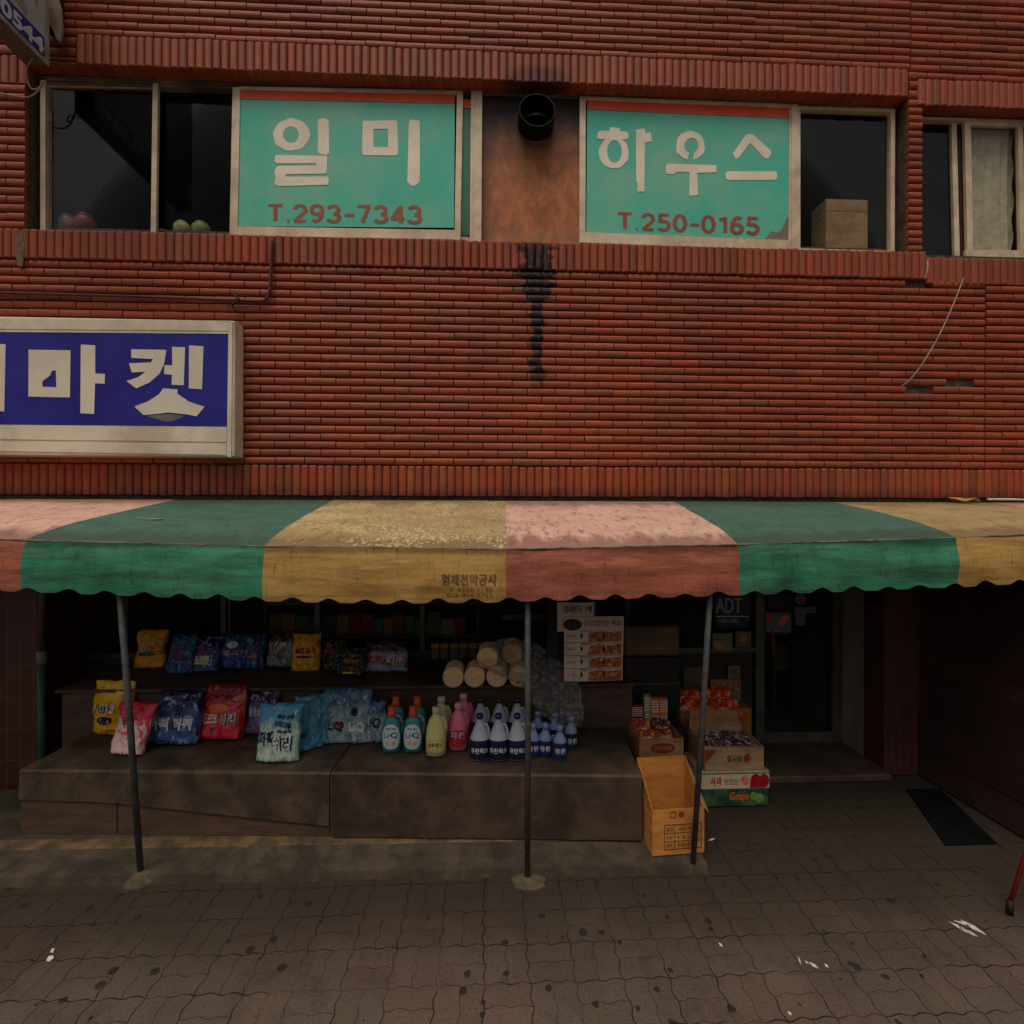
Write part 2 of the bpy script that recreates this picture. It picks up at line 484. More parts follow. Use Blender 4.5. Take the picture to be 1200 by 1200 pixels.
# left pier
ZL0, ZL1 = wz(25, 100), wz(25, 72)
courses(XL, X1, ZS1, ZL0, pitch=.255, ph=.05)
soldiers(XL, X1, ZL0, ZL1 + .04)
XHL = wx(92, 60)
courses(XL, XHL, ZL1 + .042, ZH1 + .0, n=2)
courses(X1, XHL, ZH0, ZL1 + .04, n=2)
soldiers(XHL + .004, wx(1062, 95), ZH0, ZH1, y=WY - .02, dep=.12)
# pier between the windows
courses(X2 + .004, X3, ZS1, ZH0, pitch=.5)
courses(wx(1063, 95), wx(1073, 110), ZH0, ZH1, n=3)
soldiers(wx(1073, 110) + .004, XR, ZR0, ZR1, y=WY - .012)
courses(X4, XR, ZRS1, ZR0, ph=.03)
ZT = 9.0
courses(XL, wx(1064), ZH1 + .002, ZH1 + .002 + 36*.0702, n=36)
courses(wx(1064) + .004, XR, ZR1 + .002, ZR1 + .002 + 38*.0702, n=38, ph=.1)
P_(wall).build('brick_facing', M['brick'], bld)
mb = MB(); mb.prism([(19, 271), (27, 271), (29, 290), (27, 312), (21, 312), (18, 296)], [], on_wall(WY - .036), .004)
fix_normals(P_(mb).build('cement_smear', mat('cement smear', (120, 104, 84), (96, 80, 64), 20, .95, bump=.5, bscale=80), bld))
# body of the wall behind the facing
mb = MB()
yb0, yb1 = WY + .012, WY + .155
ZRm = max(ZH0, ZR0)
mb.box((XL, yb0, ZA - .02), (XR, yb1, ZS1 - .01))
mb.box((XL, yb0, ZS1 - .01), (X1 - .004, yb1, ZH0 + .01))
mb.box((X2 + .008, yb0, ZS1 - .01), (X3 - .004, yb1, ZH0 + .01))
mb.box((X4 + .004, yb0, ZS1 - .01), (XR, yb1, ZH0 + .028))
mb.box((XL, yb0, ZH0 + .03), (XR, yb1, ZT))
mb.box((X3 - .004, yb0, ZR0 + .01), (X4 + .004, yb1, ZH0 + .01))
P_(mb).build('wall_core', M['mortar'], bld)
# plain slab between shop and upper floor
mb = MB()
mb.box((XL, WY + .16, 2.2), (XR, WY + .5, ZS1 - .22)); mb.box((XL, WY + .003, 2.1), (XR, WY + .16, ZA - .022))
P_(mb).build('floor_slab', mat('slab concrete', (60, 54, 48), (44, 40, 36), 4, .9), bld)
# upstairs room
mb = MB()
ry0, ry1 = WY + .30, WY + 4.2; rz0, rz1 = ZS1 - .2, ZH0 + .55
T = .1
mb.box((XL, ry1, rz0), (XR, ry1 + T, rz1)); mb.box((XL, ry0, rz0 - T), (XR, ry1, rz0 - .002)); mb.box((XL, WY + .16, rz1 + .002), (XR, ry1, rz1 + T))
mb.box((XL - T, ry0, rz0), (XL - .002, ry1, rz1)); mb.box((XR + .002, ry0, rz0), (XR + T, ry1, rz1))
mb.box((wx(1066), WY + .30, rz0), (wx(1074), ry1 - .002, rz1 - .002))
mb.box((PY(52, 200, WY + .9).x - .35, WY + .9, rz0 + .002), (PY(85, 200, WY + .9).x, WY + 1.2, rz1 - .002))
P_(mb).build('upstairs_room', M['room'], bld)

# ---- windows
def film_glass(name, tint=(.02, .02, .02), refl=.10):
    if name in _M: return _M[name]
    k = NT(name)
    tr = k.n('ShaderNodeBsdfTransparent'); tr.inputs[0].default_value = (.93, .93, .91, 1)
    gl = k.n('ShaderNodeBsdfGlossy'); gl.inputs['Roughness'].default_value = .04; gl.inputs[0].default_value = (.8, .8, .8, 1)
    df = k.n('ShaderNodeBsdfDiffuse'); df.inputs[0].default_value = lin((120, 112, 98))
    lw = k.n('ShaderNodeFresnel'); lw.inputs[0].default_value = 1.45
    m1 = k.n('ShaderNodeMixShader'); k.l(k.math('MULTIPLY', lw.outputs[0], refl * 10, clamp=True), m1.inputs[0]); k.l(tr.outputs[0], m1.inputs[1]); k.l(gl.outputs[0], m1.inputs[2])
    m2 = k.n('ShaderNodeMixShader'); k.l(k.ramp(k.noise(2.2, 7, .7), .4, .8, .004, .03), m2.inputs[0]); k.l(m1.outputs[0], m2.inputs[1]); k.l(df.outputs[0], m2.inputs[2])
    k.l(m2.outputs[0], k.out.inputs[0])
    _M[name] = k.m
    return k.m
GL = film_glass('dusty glass', refl=.006)
YF = WY + .085      # outer window track
YS = WY + .165
def bar(mb, p0, p1, wpx, Y, dep=.035, m=0, vertical=True):
    """frame member between two measured points, wpx wide"""
    h = wpx / 2
    if vertical: q = [(p0[0]-h, p0[1]), (p0[0]+h, p0[1]), (p1[0]+h, p1[1]), (p1[0]-h, p1[1])]
    else: q = [(p0[0], p0[1]-h), (p1[0], p1[1]-h), (p1[0], p1[1]+h), (p0[0], p0[1]+h)]
    A = [PY(a, b, Y) for a, b in q]; 
    B = [Vector((v.x, v.y + dep, v.z)) for v in A]
    mb.rings([A, B], m)
win = thing('x', None, None); bpy.data.objects.remove(win)
def part(name, parent=bld, loc=(0, 0, 0)):
    o = bpy.data.objects.new(name, None); COL.objects.link(o); o.parent = parent; o.location = loc; o.empty_display_size = .1
    return o
def framebars(bars, name, parent, m=None):
    b_ = MB()
    for p0, p1, w_, Y, d, v in bars: bar(b_, p0, p1, w_, Y, d, 0, v)
    return fix_normals(P_(b_).build(name, m or M['alu'], parent))
def pane(x0, x1, yt0, yt1, yb0_, yb1_, Y, parent, name='pane', m=GL, th=.005):
    b_ = MB(); A = [PY(x0, yt0, Y), PY(x1, yt1, Y), PY(x1, yb1_, Y), PY(x0, yb0_, Y)]
    b_.rings([A, [Vector((v.x, v.y + th, v.z)) for v in A]])
    return fix_normals(P_(b_).build(name, m, parent))

# painted numerals: bold strokes of even width
def arc(cx, cy, rx, ry, a0, a1, n=12): return [(cx + rx*math.cos(R(a0 + (a1-a0)*i/n)), cy + ry*math.sin(R(a0 + (a1-a0)*i/n))) for i in range(n + 1)]
GLYPH = {
 '0': [arc(.3, .5, .22, .42, 90, 450, 28)],
 '1': [[(.10, .76), (.34, .86)], [(.34, .92), (.34, .08)]],
 '2': [arc(.3, .68, .21, .24, 170, -35, 14) + [(.12, .12)], [(.05, .085), (.53, .085)]],
 '3': [arc(.28, .70, .20, .22, 160, -85, 14), arc(.28, .30, .23, .23, 85, -160, 14)],
 '4': [[(.56, .28), (.03, .28)], [(.08, .30), (.40, .90)], [(.41, .94), (.41, .06)]],
 '5': [[(.50, .92), (.08, .92)], [(.15, .90), (.12, .50)], arc(.28, .33, .23, .25, 125, -150, 14)],
 '6': [arc(.3, .31, .21, .24, 0, 360, 20), [(.09, .33), (.12, .62), (.24, .86), (.36, .92), (.48, .84)]],
 '7': [[(.05, .92), (.55, .92)], [(.49, .92), (.24, .06)]],
 '9': [arc(.3, .69, .21, .24, 0, 360, 20), [(.51, .67), (.48, .38), (.36, .14), (.24, .08), (.12, .16)]],
 'T': [[(.04, .92), (.60, .92)], [(.32, .92), (.32, .08)]],
 '.': [[(.12, .08), (.20, .08)]], '-': [[(.06, .44), (.44, .44)]]}
WID = {'.': .32, '-': .52, '1': .52}
def numerals(mb, s, fn, wd=.082):
    tot = sum(WID.get(ch, .66) for ch in s); x = 0; dk = 0
    for ch in s:
        for line in GLYPH[ch]:
            L = []
            for i, p in enumerate(line):
                a = Vector(line[max(i-1, 0)]); b = Vector(line[min(i+1, len(line)-1)])
                if 0 < i < len(line) - 1:
                    d0 = (Vector(p) - a).normalized(); d1 = (b - Vector(p)).normalized(); d = (d0 + d1).normalized()
                    sc_ = min(1.8, 1/max(.5, d.dot(d0)))
                elif len(line) > 20 and line[0] == line[-1] or (len(line) > 18 and (Vector(line[0]) - Vector(line[-1])).length < .01):
                    a = Vector(line[-2]); b = Vector(line[1]); d = (b - a).normalized(); sc_ = 1
                else: d = (b - a).normalized(); sc_ = 1
                nrm = Vector((-d.y, d.x)) * wd * sc_
                L.append(((x + p[0] + nrm.x)/tot, p[1] + nrm.y)); L.append(((x + p[0] - nrm.x)/tot, p[1] - nrm.y))
            dk += 1
            mb.add([fn(u, v, .00012*dk) for u, v in L], [(2*i, 2*i+1, 2*i+3, 2*i+2) for i in range(len(line)-1)])
        x += WID.get(ch, .66)

# left stretch of the long window
w1 = part('window'); w1['label'] = 'long upper window band with bare dark panes at left'
framebars([((45, 91), (565, 103), 5, YF, .05, False), ((560, 103), (1052, 125), 5, YF, .05, False),
           ((45, 97), (565, 109), 3, YF + .02, .06, False), ((560, 109), (1052, 130), 3, YF + .02, .06, False),
           ((45, 276), (565, 292), 9, YF + .005, .06, False), ((565, 292), (1052, 304), 9, YF + .005, .06, False)], 'frame_track', w1, M['alu_dark'])
framebars([((50, 92), (50, 280), 6, YF, .07, True), ((182, 94), (179.5, 276), 6, YF + .008, .03, True),
           ((54, 99), (180, 101), 4, YF + .03, .02, False)], 'frame', w1)
pane(52, 180, 97, 100, 278, 280, YF + .034, w1)
pane(184, 274, 100, 101, 279, 283, YF + .075, w1)
# sash with the first film
GREEN = None
def film_mat():
    k = NT('teal window film')
    c = k.mix(k.ramp(k.noise(1.6, 6, .65), .35, .7), lin((84, 196, 168)), lin((134, 196, 168)))
    c = k.mix(k.ramp(k.noise(12, 5, .7, (1, 1, .25)), .55, .8, 0, .35), c, lin((150, 176, 146)))
    k.l(c, k.b.inputs['Base Color']); k.b.inputs['Roughness'].default_value = .35; k.b.inputs['Specular IOR Level'].default_value = .25
    return k.m
M['film'] = film_mat()
M['red_film'] = mat('orange red film band', (240, 88, 42), (226, 78, 38), 4, .4)
M['letter'] = mat('cream film lettering', (250, 236, 212), (238, 222, 196), 5, .5)
M['number'] = mat('brown red film lettering', (166, 84, 60), (146, 74, 54), 8, .5)
w2 = part('window'); w2['label'] = 'sliding sash covered by teal film with 일미 lettering'
YW = YF - .004
framebars([((277, 102), (273.5, 276), 9, YW, .03, True), ((539, 106), (536, 281), 7, YW, .03, True),
           ((280, 103), (540, 108), 4, YW + .001, .03, False), ((276, 270.5), (538, 275), 11, YW + .001, .03, False),
           ((558.5, 106), (557, 286), 13, YF - .006, .04, True), ((563.5, 106), (562.5, 286), 3, YF - .012, .04, True), ((554, 106), (552.5, 286), 2.5, YF - .012, .04, True), ((538, 277), (560, 281), 6, YF + .03, .03, False)], 'frame', w2)
f1 = part('film_sign', w2)
def polys(name, lst, fn, th, m, parent):
    b_ = MB()
    for it in lst:
        if isinstance(it, tuple): o_, hs_ = it
        else: o_, hs_ = it, []
        b_.prism(o_, hs_, fn, th + .0002*(len(b_.v) % 7 + len(b_.f) % 3))
    return fix_normals(P_(b_).build(name, m, parent))
YG = YW + .012
FN = on_wall(YG)
bpy.data.objects.remove(f1)
def lerpq(q, a, b):       # q: tl,tr,br,bl
    t = (q[0][0]+(q[1][0]-q[0][0])*a, q[0][1]+(q[1][1]-q[0][1])*a); l = (q[3][0]+(q[2][0]-q[3][0])*a, q[3][1]+(q[2][1]-q[3][1])*a)
    return (t[0]+(l[0]-t[0])*b, t[1]+(l[1]-t[1])*b)
def grid_sheet(q, fn, th, name, m, parent):
    return polys(name, [[q[0], q[1], q[2], q[3]]], fn, th, m, parent)
def z2(l): return [(260 + x*.28333, 80 + y*.28333) for x, y in l]
def z3(l): return [(560 + x/3, 80 + y/3) for x, y in l]
def rect(x0, y0, x1, y1, r=7): return rrect(x0, y0, x1, y1, r)
ff = grid_sheet([(282, 117), (533, 122), (532, 267), (279, 265)], FN, .002, 'window_film', M['film'], w2)
grid_sheet([(282, 106), (533, 110.5), (533, 121.5), (282, 116.5)], FN, .0022, 'film_band', M['red_film'], w2)
grid_sheet([(540, 127), (553, 128), (551, 276), (537, 275)], on_wall(YW + .026), .002, 'window_film', mat('green film behind sash', (52, 112, 84), (44, 98, 74), 3, .4), w2)
grid_sheet([(540, 116), (553, 117), (553, 127), (540, 126)], on_wall(YW + .026), .0022, 'film_band', M['red_film'], w2)
def ring_(c, rx, ry, hx, hy, n=30): return (ellipse(c, rx, ry, n), [ellipse(c, hx, hy, n)])
def jig(P, a, seed=0):
    return [(x + a*mn.noise(Vector((x*.05, y*.05, seed))), y + a*mn.noise(Vector((y*.05, x*.05, seed+5)))) for x, y in P]
L1 = []
for o_, h_ in [(ellipse((288, 275), 76, 66), [ellipse((286, 275), 33, 34)]),
               (rect(397, 208, 442, 357, 14), []),
               (rect(580, 217, 728, 361, 10), [rect(627, 251, 688, 327, 4)][:1]),
               (rect(770, 212, 817, 484, 16), [])]:
    L1.append((z2(jig(o_, 6)), [z2(x) for x in h_]))
L1.append((z2(jig([(220, 366), (228, 360), (432, 362), (438, 368), (434, 432), (424, 436), (266, 438), (266, 450), (436, 450), (443, 456), (440, 483), (232, 487), (218, 478), (222, 448), (218, 432), (224, 408), (238, 404), (388, 404), (394, 399), (388, 394), (228, 394), (219, 386)], 5)), []))
FL = on_wall(YG - .003)
polys('lettering', L1, FL, .001, M['letter'], w2)
b_ = MB()
def in_quad(q, fn):
    return lambda u, v, d: fn(*lerpq(q, u, 1 - v), d)
numerals(b_, 'T.293-7343', in_quad(z2([(188, 561), (836, 567), (836, 645), (188, 637)]), FL))
P_(b_).build('phone_number', M['number'], w2)

# blocked bay with exhaust pipe
w3 = part('window'); w3['label'] = 'window bay blocked with a stained plywood sheet'
k = NT('stained plywood')
gz = k.sep(k.tc.outputs['Generated'])
c = k.mix(k.ramp(k.noise(7, 8, .75, (1.3, 1, .8), dist=.4), .35, .65), lin((196, 116, 64)), lin((146, 84, 46)))
n_ = k.noise(4, 6, .7)
f = k.ramp(k.math('ADD', gz[2], k.math('MULTIPLY', n_, .5)), .62, 1.15)
c = k.mix(f, c, lin((34, 22, 18)))
f = k.ramp(k.math('ADD', gz[2], k.math('MULTIPLY', n_, .25)), .30, .08, 0, .6)
c = k.mix(f, c, lin((150, 120, 90)))
f = k.ramp(k.math('ADD', gz[0], k.math('MULTIPLY', n_, .3)), .36, .1, 0, .75)
c = k.mix(f, c, lin((58, 34, 26)))
c = k.mix(k.ramp(k.noise(60, 4, .7, (1, 1, .3)), .62, .74, 0, .6), c, lin((50, 30, 22)))
k.l(c, k.b.inputs['Base Color']); k.b.inputs['Roughness'].default_value = .7; k.bump(k.noise(60, 4, .7, (2, 1, .4)), .3, .004)
pane(564, 682, 107, 112, 288, 292, YF + .03, w3, 'plywood_sheet', k.m, .018)
px_ = part('exhaust_pipe', w3)
bpy.data.objects.remove(px_)
mb = MB()
c0 = PY(628, 142, YF - .02); 
Rr = .160
pts = [c0 + Vector((0, .05, .0)), c0 + Vector((0, -.02, .0)), c0 + Vector((0, -.08, .0)), c0 + Vector((0, -.13, .0))]
n = 28
for (r0, r1) in ((Rr, Rr*.93),):
    L = []
    for i, p in enumerate(pts + pts[::-1]):
        r = r0 if i < 4 else r1
        L.append([p + Vector((math.cos(2*math.pi*q/n)*r, math.sin(2*math.pi*q/n)*r*.12, math.sin(2*math.pi*q/n)*r)) for q in range(n)])
    mb.rings(L, caps=False)
for a in (0, 60, 120):
    d = Vector((math.cos(R(a)), 0, math.sin(R(a)))) * Rr * .6
    mb.tube([pts[1] + d, pts[1] - d], .007)
mb.lathe([(0.001, -.02), (.1, -.02), (.1, .0), (.001, .02)], 16, c=(pts[1].x, pts[1].y + .02, pts[1].z), m=0)
P_(mb).build('exhaust_pipe', mat('sooty duct metal', (20, 19, 18), (9, 9, 8), 9, .75, spec=.15), w3, smooth=False)

# second film sash
w4 = part('window'); w4['label'] = 'sliding sash covered by teal film with 하우스 lettering'
framebars([((683, 114), (682.5, 284), 7, YW, .03, True), ((931.5, 122), (931.5, 293), 7, YW - .006, .03, True), ((927.5, 124), (926, 288), 4, YW + .004, .03, True),
           ((680, 114.5), (929, 124), 4, YW + .001, .03, False), ((680, 278), (932, 287.5), 12, YW + .001, .03, False)], 'frame', w4)
grid_sheet([(688, 129), (926, 139.5), (925.5, 281), (687, 272.5)], FN, .002, 'window_film', M['film'], w4)
polys('film_tear', [z3([(1103, 500), (1084, 530), (1068, 568), (1052, 578), (1032, 572), (1018, 590), (1010, 600), (1104, 606)])], FL, .001, mat('bare glass behind torn film', (134, 122, 98), (118, 108, 88), 5, .4), w4)
grid_sheet([(688, 117), (926, 127), (926, 139), (688, 128.5)], FN, .0022, 'film_band', M['red_film'], w4)
L2 = [(z3(jig(o_, 5, 2)), [z3(x) for x in h_]) for o_, h_ in [
    (rect(464, 208, 497, 232, 8), []), (rect(420, 222, 528, 252, 10), []),
    (ellipse((478, 298), 54, 54), [ellipse((480, 293), 26, 40)]),
    ([(557, 216), (588, 214), (590, 228), (607, 226), (609, 256), (587, 260), (585, 432), (562, 434), (561, 400), (557, 396)], []),
    ([(747 + 51*math.sin(R(a)), 272 - 51*math.cos(R(a))) for a in range(-168, 169, 12)] + [(750 + 26*math.sin(R(a)), 272 - 26*math.cos(R(a))) for a in range(160, -161, -16)], []),
    ([(662, 342), (668, 336), (838, 341), (840, 366), (770, 366), (771, 442), (764, 446), (744, 446), (742, 366), (700, 364), (686, 372), (664, 372), (660, 360)], []),
    ([(896, 300), (938, 240), (950, 231), (968, 234), (1028, 294), (1030, 306), (1020, 318), (1006, 312), (958, 262), (922, 310), (908, 320)], []),
    (rect(873, 362, 1052, 393, 9), [])]]
polys('lettering', L2, FL, .001, M['letter'], w4)
b_ = MB()
numerals(b_, 'T.250-0165', in_quad(z3([(490, 505), (997, 523), (997, 588), (490, 568)]), FL))
P_(b_).build('phone_number', M['number'], w4)
# bare pane at the right end
w5 = part('window'); w5['label'] = 'dark pane at the right end of the window band'
framebars([((936, 124), (936, 293), 4, YF, .05, True), ((1046.5, 127), (1046, 297), 5, YF, .05, True), ((936, 126), (1048, 129.5), 4, YF + .001, .05, False), ((936, 293), (1048, 296), 4, YF + .001, .05, False)], 'frame', w5)
pane(936, 1047, 126, 130, 293, 296, YF + .03, w5)
# right-hand window
w6 = part('window'); w6['label'] = 'smaller window half hidden by a brick pier'
framebars([((1076, 138), (1202, 142), 3, YF, .06, False), ((1118, 142), (1122, 304), 6, YF + .03, .03, True), ((1134, 142), (1137.5, 305), 7, YF, .03, True), ((1196, 146), (1199, 305), 6, YF, .03, True),
           ((1130, 144), (1200, 146), 5, YF + .001, .03, False), ((1132, 298), (1200, 299), 11, YF + .001, .03, False)], 'frame', w6)
framebars([((1126, 142), (1129.5, 305), 7, YF + .05, .03, True)], 'mullion', w6, mat('brown mullion', (80, 46, 36), (60, 36, 28), 5, .6))
pane(1078, 1118, 140, 142, 306, 307, YF + .05, w6)
pane(1137, 1197, 146, 148, 296, 297, YF + .018, w6)

# lace curtain
mb = MB(); nu, nv = 60, 24
A = PY(1136, 146, YF + .10); B = PY(1186, 300, YF + .10)
for j in range(nv + 1):
    for i in range(nu + 1):
        u, v = i/nu, j/nv
        x = A.x + (B.x - A.x)*u + .012*math.sin(v*24) * (u > .93)
        mb.v.append((x, A.y + .014*math.sin(u*34 + 1.2*math.sin(v*3)) * (.5 + .5*v), A.z + (B.z - A.z)*v))
for j in range(nv):
    for i in range(nu): mb.face((j*(nu+1)+i, j*(nu+1)+i+1, (j+1)*(nu+1)+i+1, (j+1)*(nu+1)+i))
cu = mb.build('lace_curtain', mat('ivory curtain', (214, 204, 178), (190, 180, 152), 14, .9), smooth=True)
tag(cu, 'ivory lace curtain hanging behind the small right-hand upstairs window', 'curtain')

# things standing on the inner sill
def crock(px, py, rad, h, c1, c2, label, Y=WY + .28, lidc=None):
    p = PY(px, py, Y)
    zb = rz0 + .2
    t = thing('jar', label, 'jar', (p.x, Y, p.z))
    m = mat('jar ' + label[:14], c1, c2, 14, .4)
    MB().lathe([(rad*.8, 0), (rad, h*.25), (rad, h*.7), (rad*.86, h*.82), (rad*.6, h*.9)], 20).build('body', m, t, smooth=True)
    MB().lathe([(rad*.62, h*.9), (rad*.64, h), (rad*.5, h*1.04)], 20).build('lid', mat('lid ' + label[:14], lidc or c1, None, 9, .4), t, smooth=True)
    return t
sp = PY(200, 276, WY + .28)
mb = MB(); mb.box((X1 + .02, WY + .17, ZS1 - .2), (X2 - .02, WY + .45, sp.z - .012))
P_(mb).build('inner_sill', mat('painted sill', (96, 84, 70), (70, 62, 52), 4, .6), bld)
SZ = sp.z - .012
for px, c1, c2, lb, rad, h in ((80, (150, 120, 112), (120, 60, 56), 'pink and white jar on the window sill, left of its red twin', .075, .16),
                               (100, (150, 62, 58), (96, 36, 36), 'dusky red jar on the window sill behind the left pane', .085, .17),
                               (214, (178, 178, 130), (130, 134, 92), 'pale green lidded jar on the sill, the left of a pair', .075, .13),
                               (236, (150, 158, 112), (110, 118, 80), 'olive green jar touching the first film sash on the sill', .078, .13),
                               (192, (150, 60, 36), (110, 46, 30), 'low orange red bowl on the sill just right of the thin mullion', .06, .05)):
    t = crock(px, 276, rad, h, c1, c2, lb); t.location.z = SZ + .001
    if 'bowl' in lb: t.name = 'bowl'; t['category'] = 'bowl'
# carton inside the right pane
def carton_mat(name, c1=(150, 104, 60), c2=(124, 84, 48)):
    return mat(name, c1, c2, 5, .85, bump=.15, bscale=120, stretch=(1, 1, 3), dirt=(90, 62, 38), dscale=4, damt=.4)
M['card'] = carton_mat('cardboard', (208, 138, 62), (188, 120, 52))
M['card_pale'] = carton_mat('cardboard pale', (176, 144, 104), (156, 124, 86))
a = PY(960, 240, WY + .3); b = PY(1008, 290, WY + .3)
mb = MB(); mb.box((0, 0, 0), (b.x - a.x, .22, a.z - SZ - .004), bev=.003)
t = thing('cardboard_box', 'plain carton standing behind the dark right-hand pane upstairs', 'box', (a.x, WY + .2, SZ + .002))
mb.build('body', M['card_pale'], t)
mb = MB(); mb.box((-.002, -.0015, (a.z - SZ) * .75), (b.x - a.x + .002, -.0002, (a.z - SZ) * .765)); mb.build('tape', mat('parcel tape', (120, 92, 58), None, 4, .3), t)

# ------------------------------------------------------------------ ground floor shop front
ZG = 2.2
tile_m = NT('brown wall tiles')
br = tile_m.n('ShaderNodeTexBrick'); mp = tile_m.n('ShaderNodeMapping')
tile_m.l(tile_m.tc.outputs['Object'], mp.inputs[0]); mp.inputs['Rotation'].default_value = (R(90), 0, R(0))
tile_m.l(mp.outputs[0], br.inputs['Vector'])
br.inputs['Scale'].default_value = 1; br.inputs['Brick Width'].default_value = .105; br.inputs['Row Height'].default_value = .26
br.inputs['Mortar Size'].default_value = .004; br.offset = 0
br.inputs['Color1'].default_value = lin((88, 48, 36)); br.inputs['Color2'].default_value = lin((70, 38, 30)); br.inputs['Mortar'].default_value = lin((96, 74, 60))
tile_m.l(tile_m.mix(tile_m.ramp(tile_m.noise(6, 6, .7), .4, .7, 0, .6), br.outputs[0], lin((52, 32, 26))), tile_m.b.inputs['Base Color'])
tile_m.b.inputs['Roughness'].default_value = .45
tile_m.bump(br.outputs['Fac'], -.4, .004)
M['tile'] = tile_m.m
mb = MB(); xa = PY(44, 800, 4.42).x
mb.box((xa - 6, 4.42, 0), (xa, 5.0, ZG)); 
P_(mb).build('tiled_pier', M['tile'], bld)
xb0, xb1 = PY(1036, 850, 4.40).x, PY(1096, 850, 4.40).x
mb = MB(); mb.box((xb0, 4.40, 0), (xb1, 5.2, ZG)); P_(mb).build('tiled_pier', mat('dark red cladding', (88, 50, 43), (70, 42, 37), 9, .6, stretch=(3, 1, .3), bump=.2), bld)
# dark recess to the right: staircase hall
mb = MB()
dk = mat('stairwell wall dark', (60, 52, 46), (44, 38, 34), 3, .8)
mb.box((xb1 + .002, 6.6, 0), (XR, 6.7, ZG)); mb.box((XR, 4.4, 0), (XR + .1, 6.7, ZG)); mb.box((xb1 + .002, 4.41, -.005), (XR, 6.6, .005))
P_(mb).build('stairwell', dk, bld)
# stairs within
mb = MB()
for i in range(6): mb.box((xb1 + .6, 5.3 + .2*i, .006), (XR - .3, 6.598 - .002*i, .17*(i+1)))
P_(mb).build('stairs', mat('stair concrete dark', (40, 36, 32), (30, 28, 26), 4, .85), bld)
# shop interior shell
YB = 4.95
mb = MB()
xs0 = xa + .002; xs1 = xb0 - .002
ib = YB + 2.6
mb.box((xs0, ib, .0), (xs1, ib + .1, ZG)); mb.box((xs0, 4.36, -.01), (xs1, ib, .012)); mb.box((xs0 - .1, YB + .06, 0), (xs0 - .003, ib, ZG)); mb.box((xs1 + .003, 5.2, 0), (xs1 + .1, ib, ZG))
mb.box((xs0, YB, 2.12), (xs1, ib, 2.198))
P_(mb).build('shop_interior', mat('shop interior dark', (104, 100, 90), (84, 80, 72), 2, .8), bld)
# stall riser: low wall under shop window
xd0 = PY(888, 850, YB).x
mb = MB(); mb.box((xs0, YB, .013), (xd0 - .06, YB + .1, .95)); P_(mb).build('low_wall', mat('low wall paint', (56, 46, 40), (42, 36, 32), 4, .8), bld)
sf = part('shop_window'); 
M['mull'] = mat('shopfront aluminium', (92, 92, 84), (70, 70, 64), 5, .45, metal=.3, dirt=(46, 42, 36))
mb = MB()
xw0 = xs0 + .02; xw1 = xd0 - .02
def vbar(px, y=YB - .01, w_=.045, z0=.951, z1=2.118):
    x = PY(px, 750, YB).x; mb.box((x - w_/2, y, z0), (x + w_/2, y + .05, z1))
for px in (148, 262, 372, 495, 652, 735): vbar(px)
mb.box((xw0, YB - .008, .951), (xw1, YB + .04, 1.0)); mb.box((xw0, YB - .008, 2.07), (xw1, YB + .04, 2.118))
mb.box((PY(588, 722, YB).x, YB - .012, PY(600, 726, YB).z), (PY(638, 722, YB).x, YB - .009, PY(600, 720, YB).z))
P_(mb).build('frame', M['mull'], sf)
mb = MB(); mb.box((xw0 + .002, YB + .012, 1.0), (xw1, YB + .017, 2.07)); P_(mb).build('pane', GL, sf)
# glazed door
dr = part('glazed_door'); dr['label'] = 'dark glass shop door with pale frame'
mb = MB()
def fr(px0, px1, z0, z1, Y=YB - .02, dep=.05):
    a_, b_ = PY(px0, 800, Y).x, PY(px1, 800, Y).x; mb.box((a_, Y, z0), (b_, Y + dep, z1))
fr(886, 896, .06, 2.118); fr(976, 990, .06, 2.118)
mb.box((PY(896, 800, YB-.02).x, YB - .018, .06), (PY(976, 800, YB-.02).x, YB + .028, .16)); mb.box((PY(896, 800, YB-.02).x, YB - .018, 2.0), (PY(976, 800, YB-.02).x, YB + .028, 2.1))
P_(mb).build('frame', mat('door frame grey', (92, 86, 76), (70, 66, 60), 6, .5, dirt=(50, 44, 38)), dr)
mb = MB(); mb.box((PY(896, 800, YB-.02).x, YB, .16), (PY(976, 800, YB-.02).x, YB + .006, 2.0)); P_(mb).build('pane', GL, dr)
mb = MB(); hx = PY(906, 760, YB - .06)
mb.tube([(hx.x, YB, 1.18), (hx.x, YB - .05, 1.18), (hx.x, YB - .055, 1.05), (hx.x, YB - .055, .92), (hx.x, YB, .92)], .008); P_(mb).build('handle', M['steel'], dr)
# side jamb panel right of the door
mb = MB(); xj0, xj1 = PY(998, 800, YB).x, xs1
mb.box((xj0, YB - .3, .02), (xj1, YB + .05, 2.1)); P_(mb).build('door_jamb', mat('jamb panel grey', (150, 138, 124), (124, 114, 102), 5, .7, stretch=(1, 1, .3)), bld)
# door step
mb = MB(); mb.box((PY(845, 900, YB).x, 4.30, .0), (xs1, YB + .02, .055), bev=.008)
P_(mb).build('doorstep', mat('doorstep tile', (96, 74, 62), (78, 62, 52), 6, .7, dirt=(36, 30, 26)), bld)

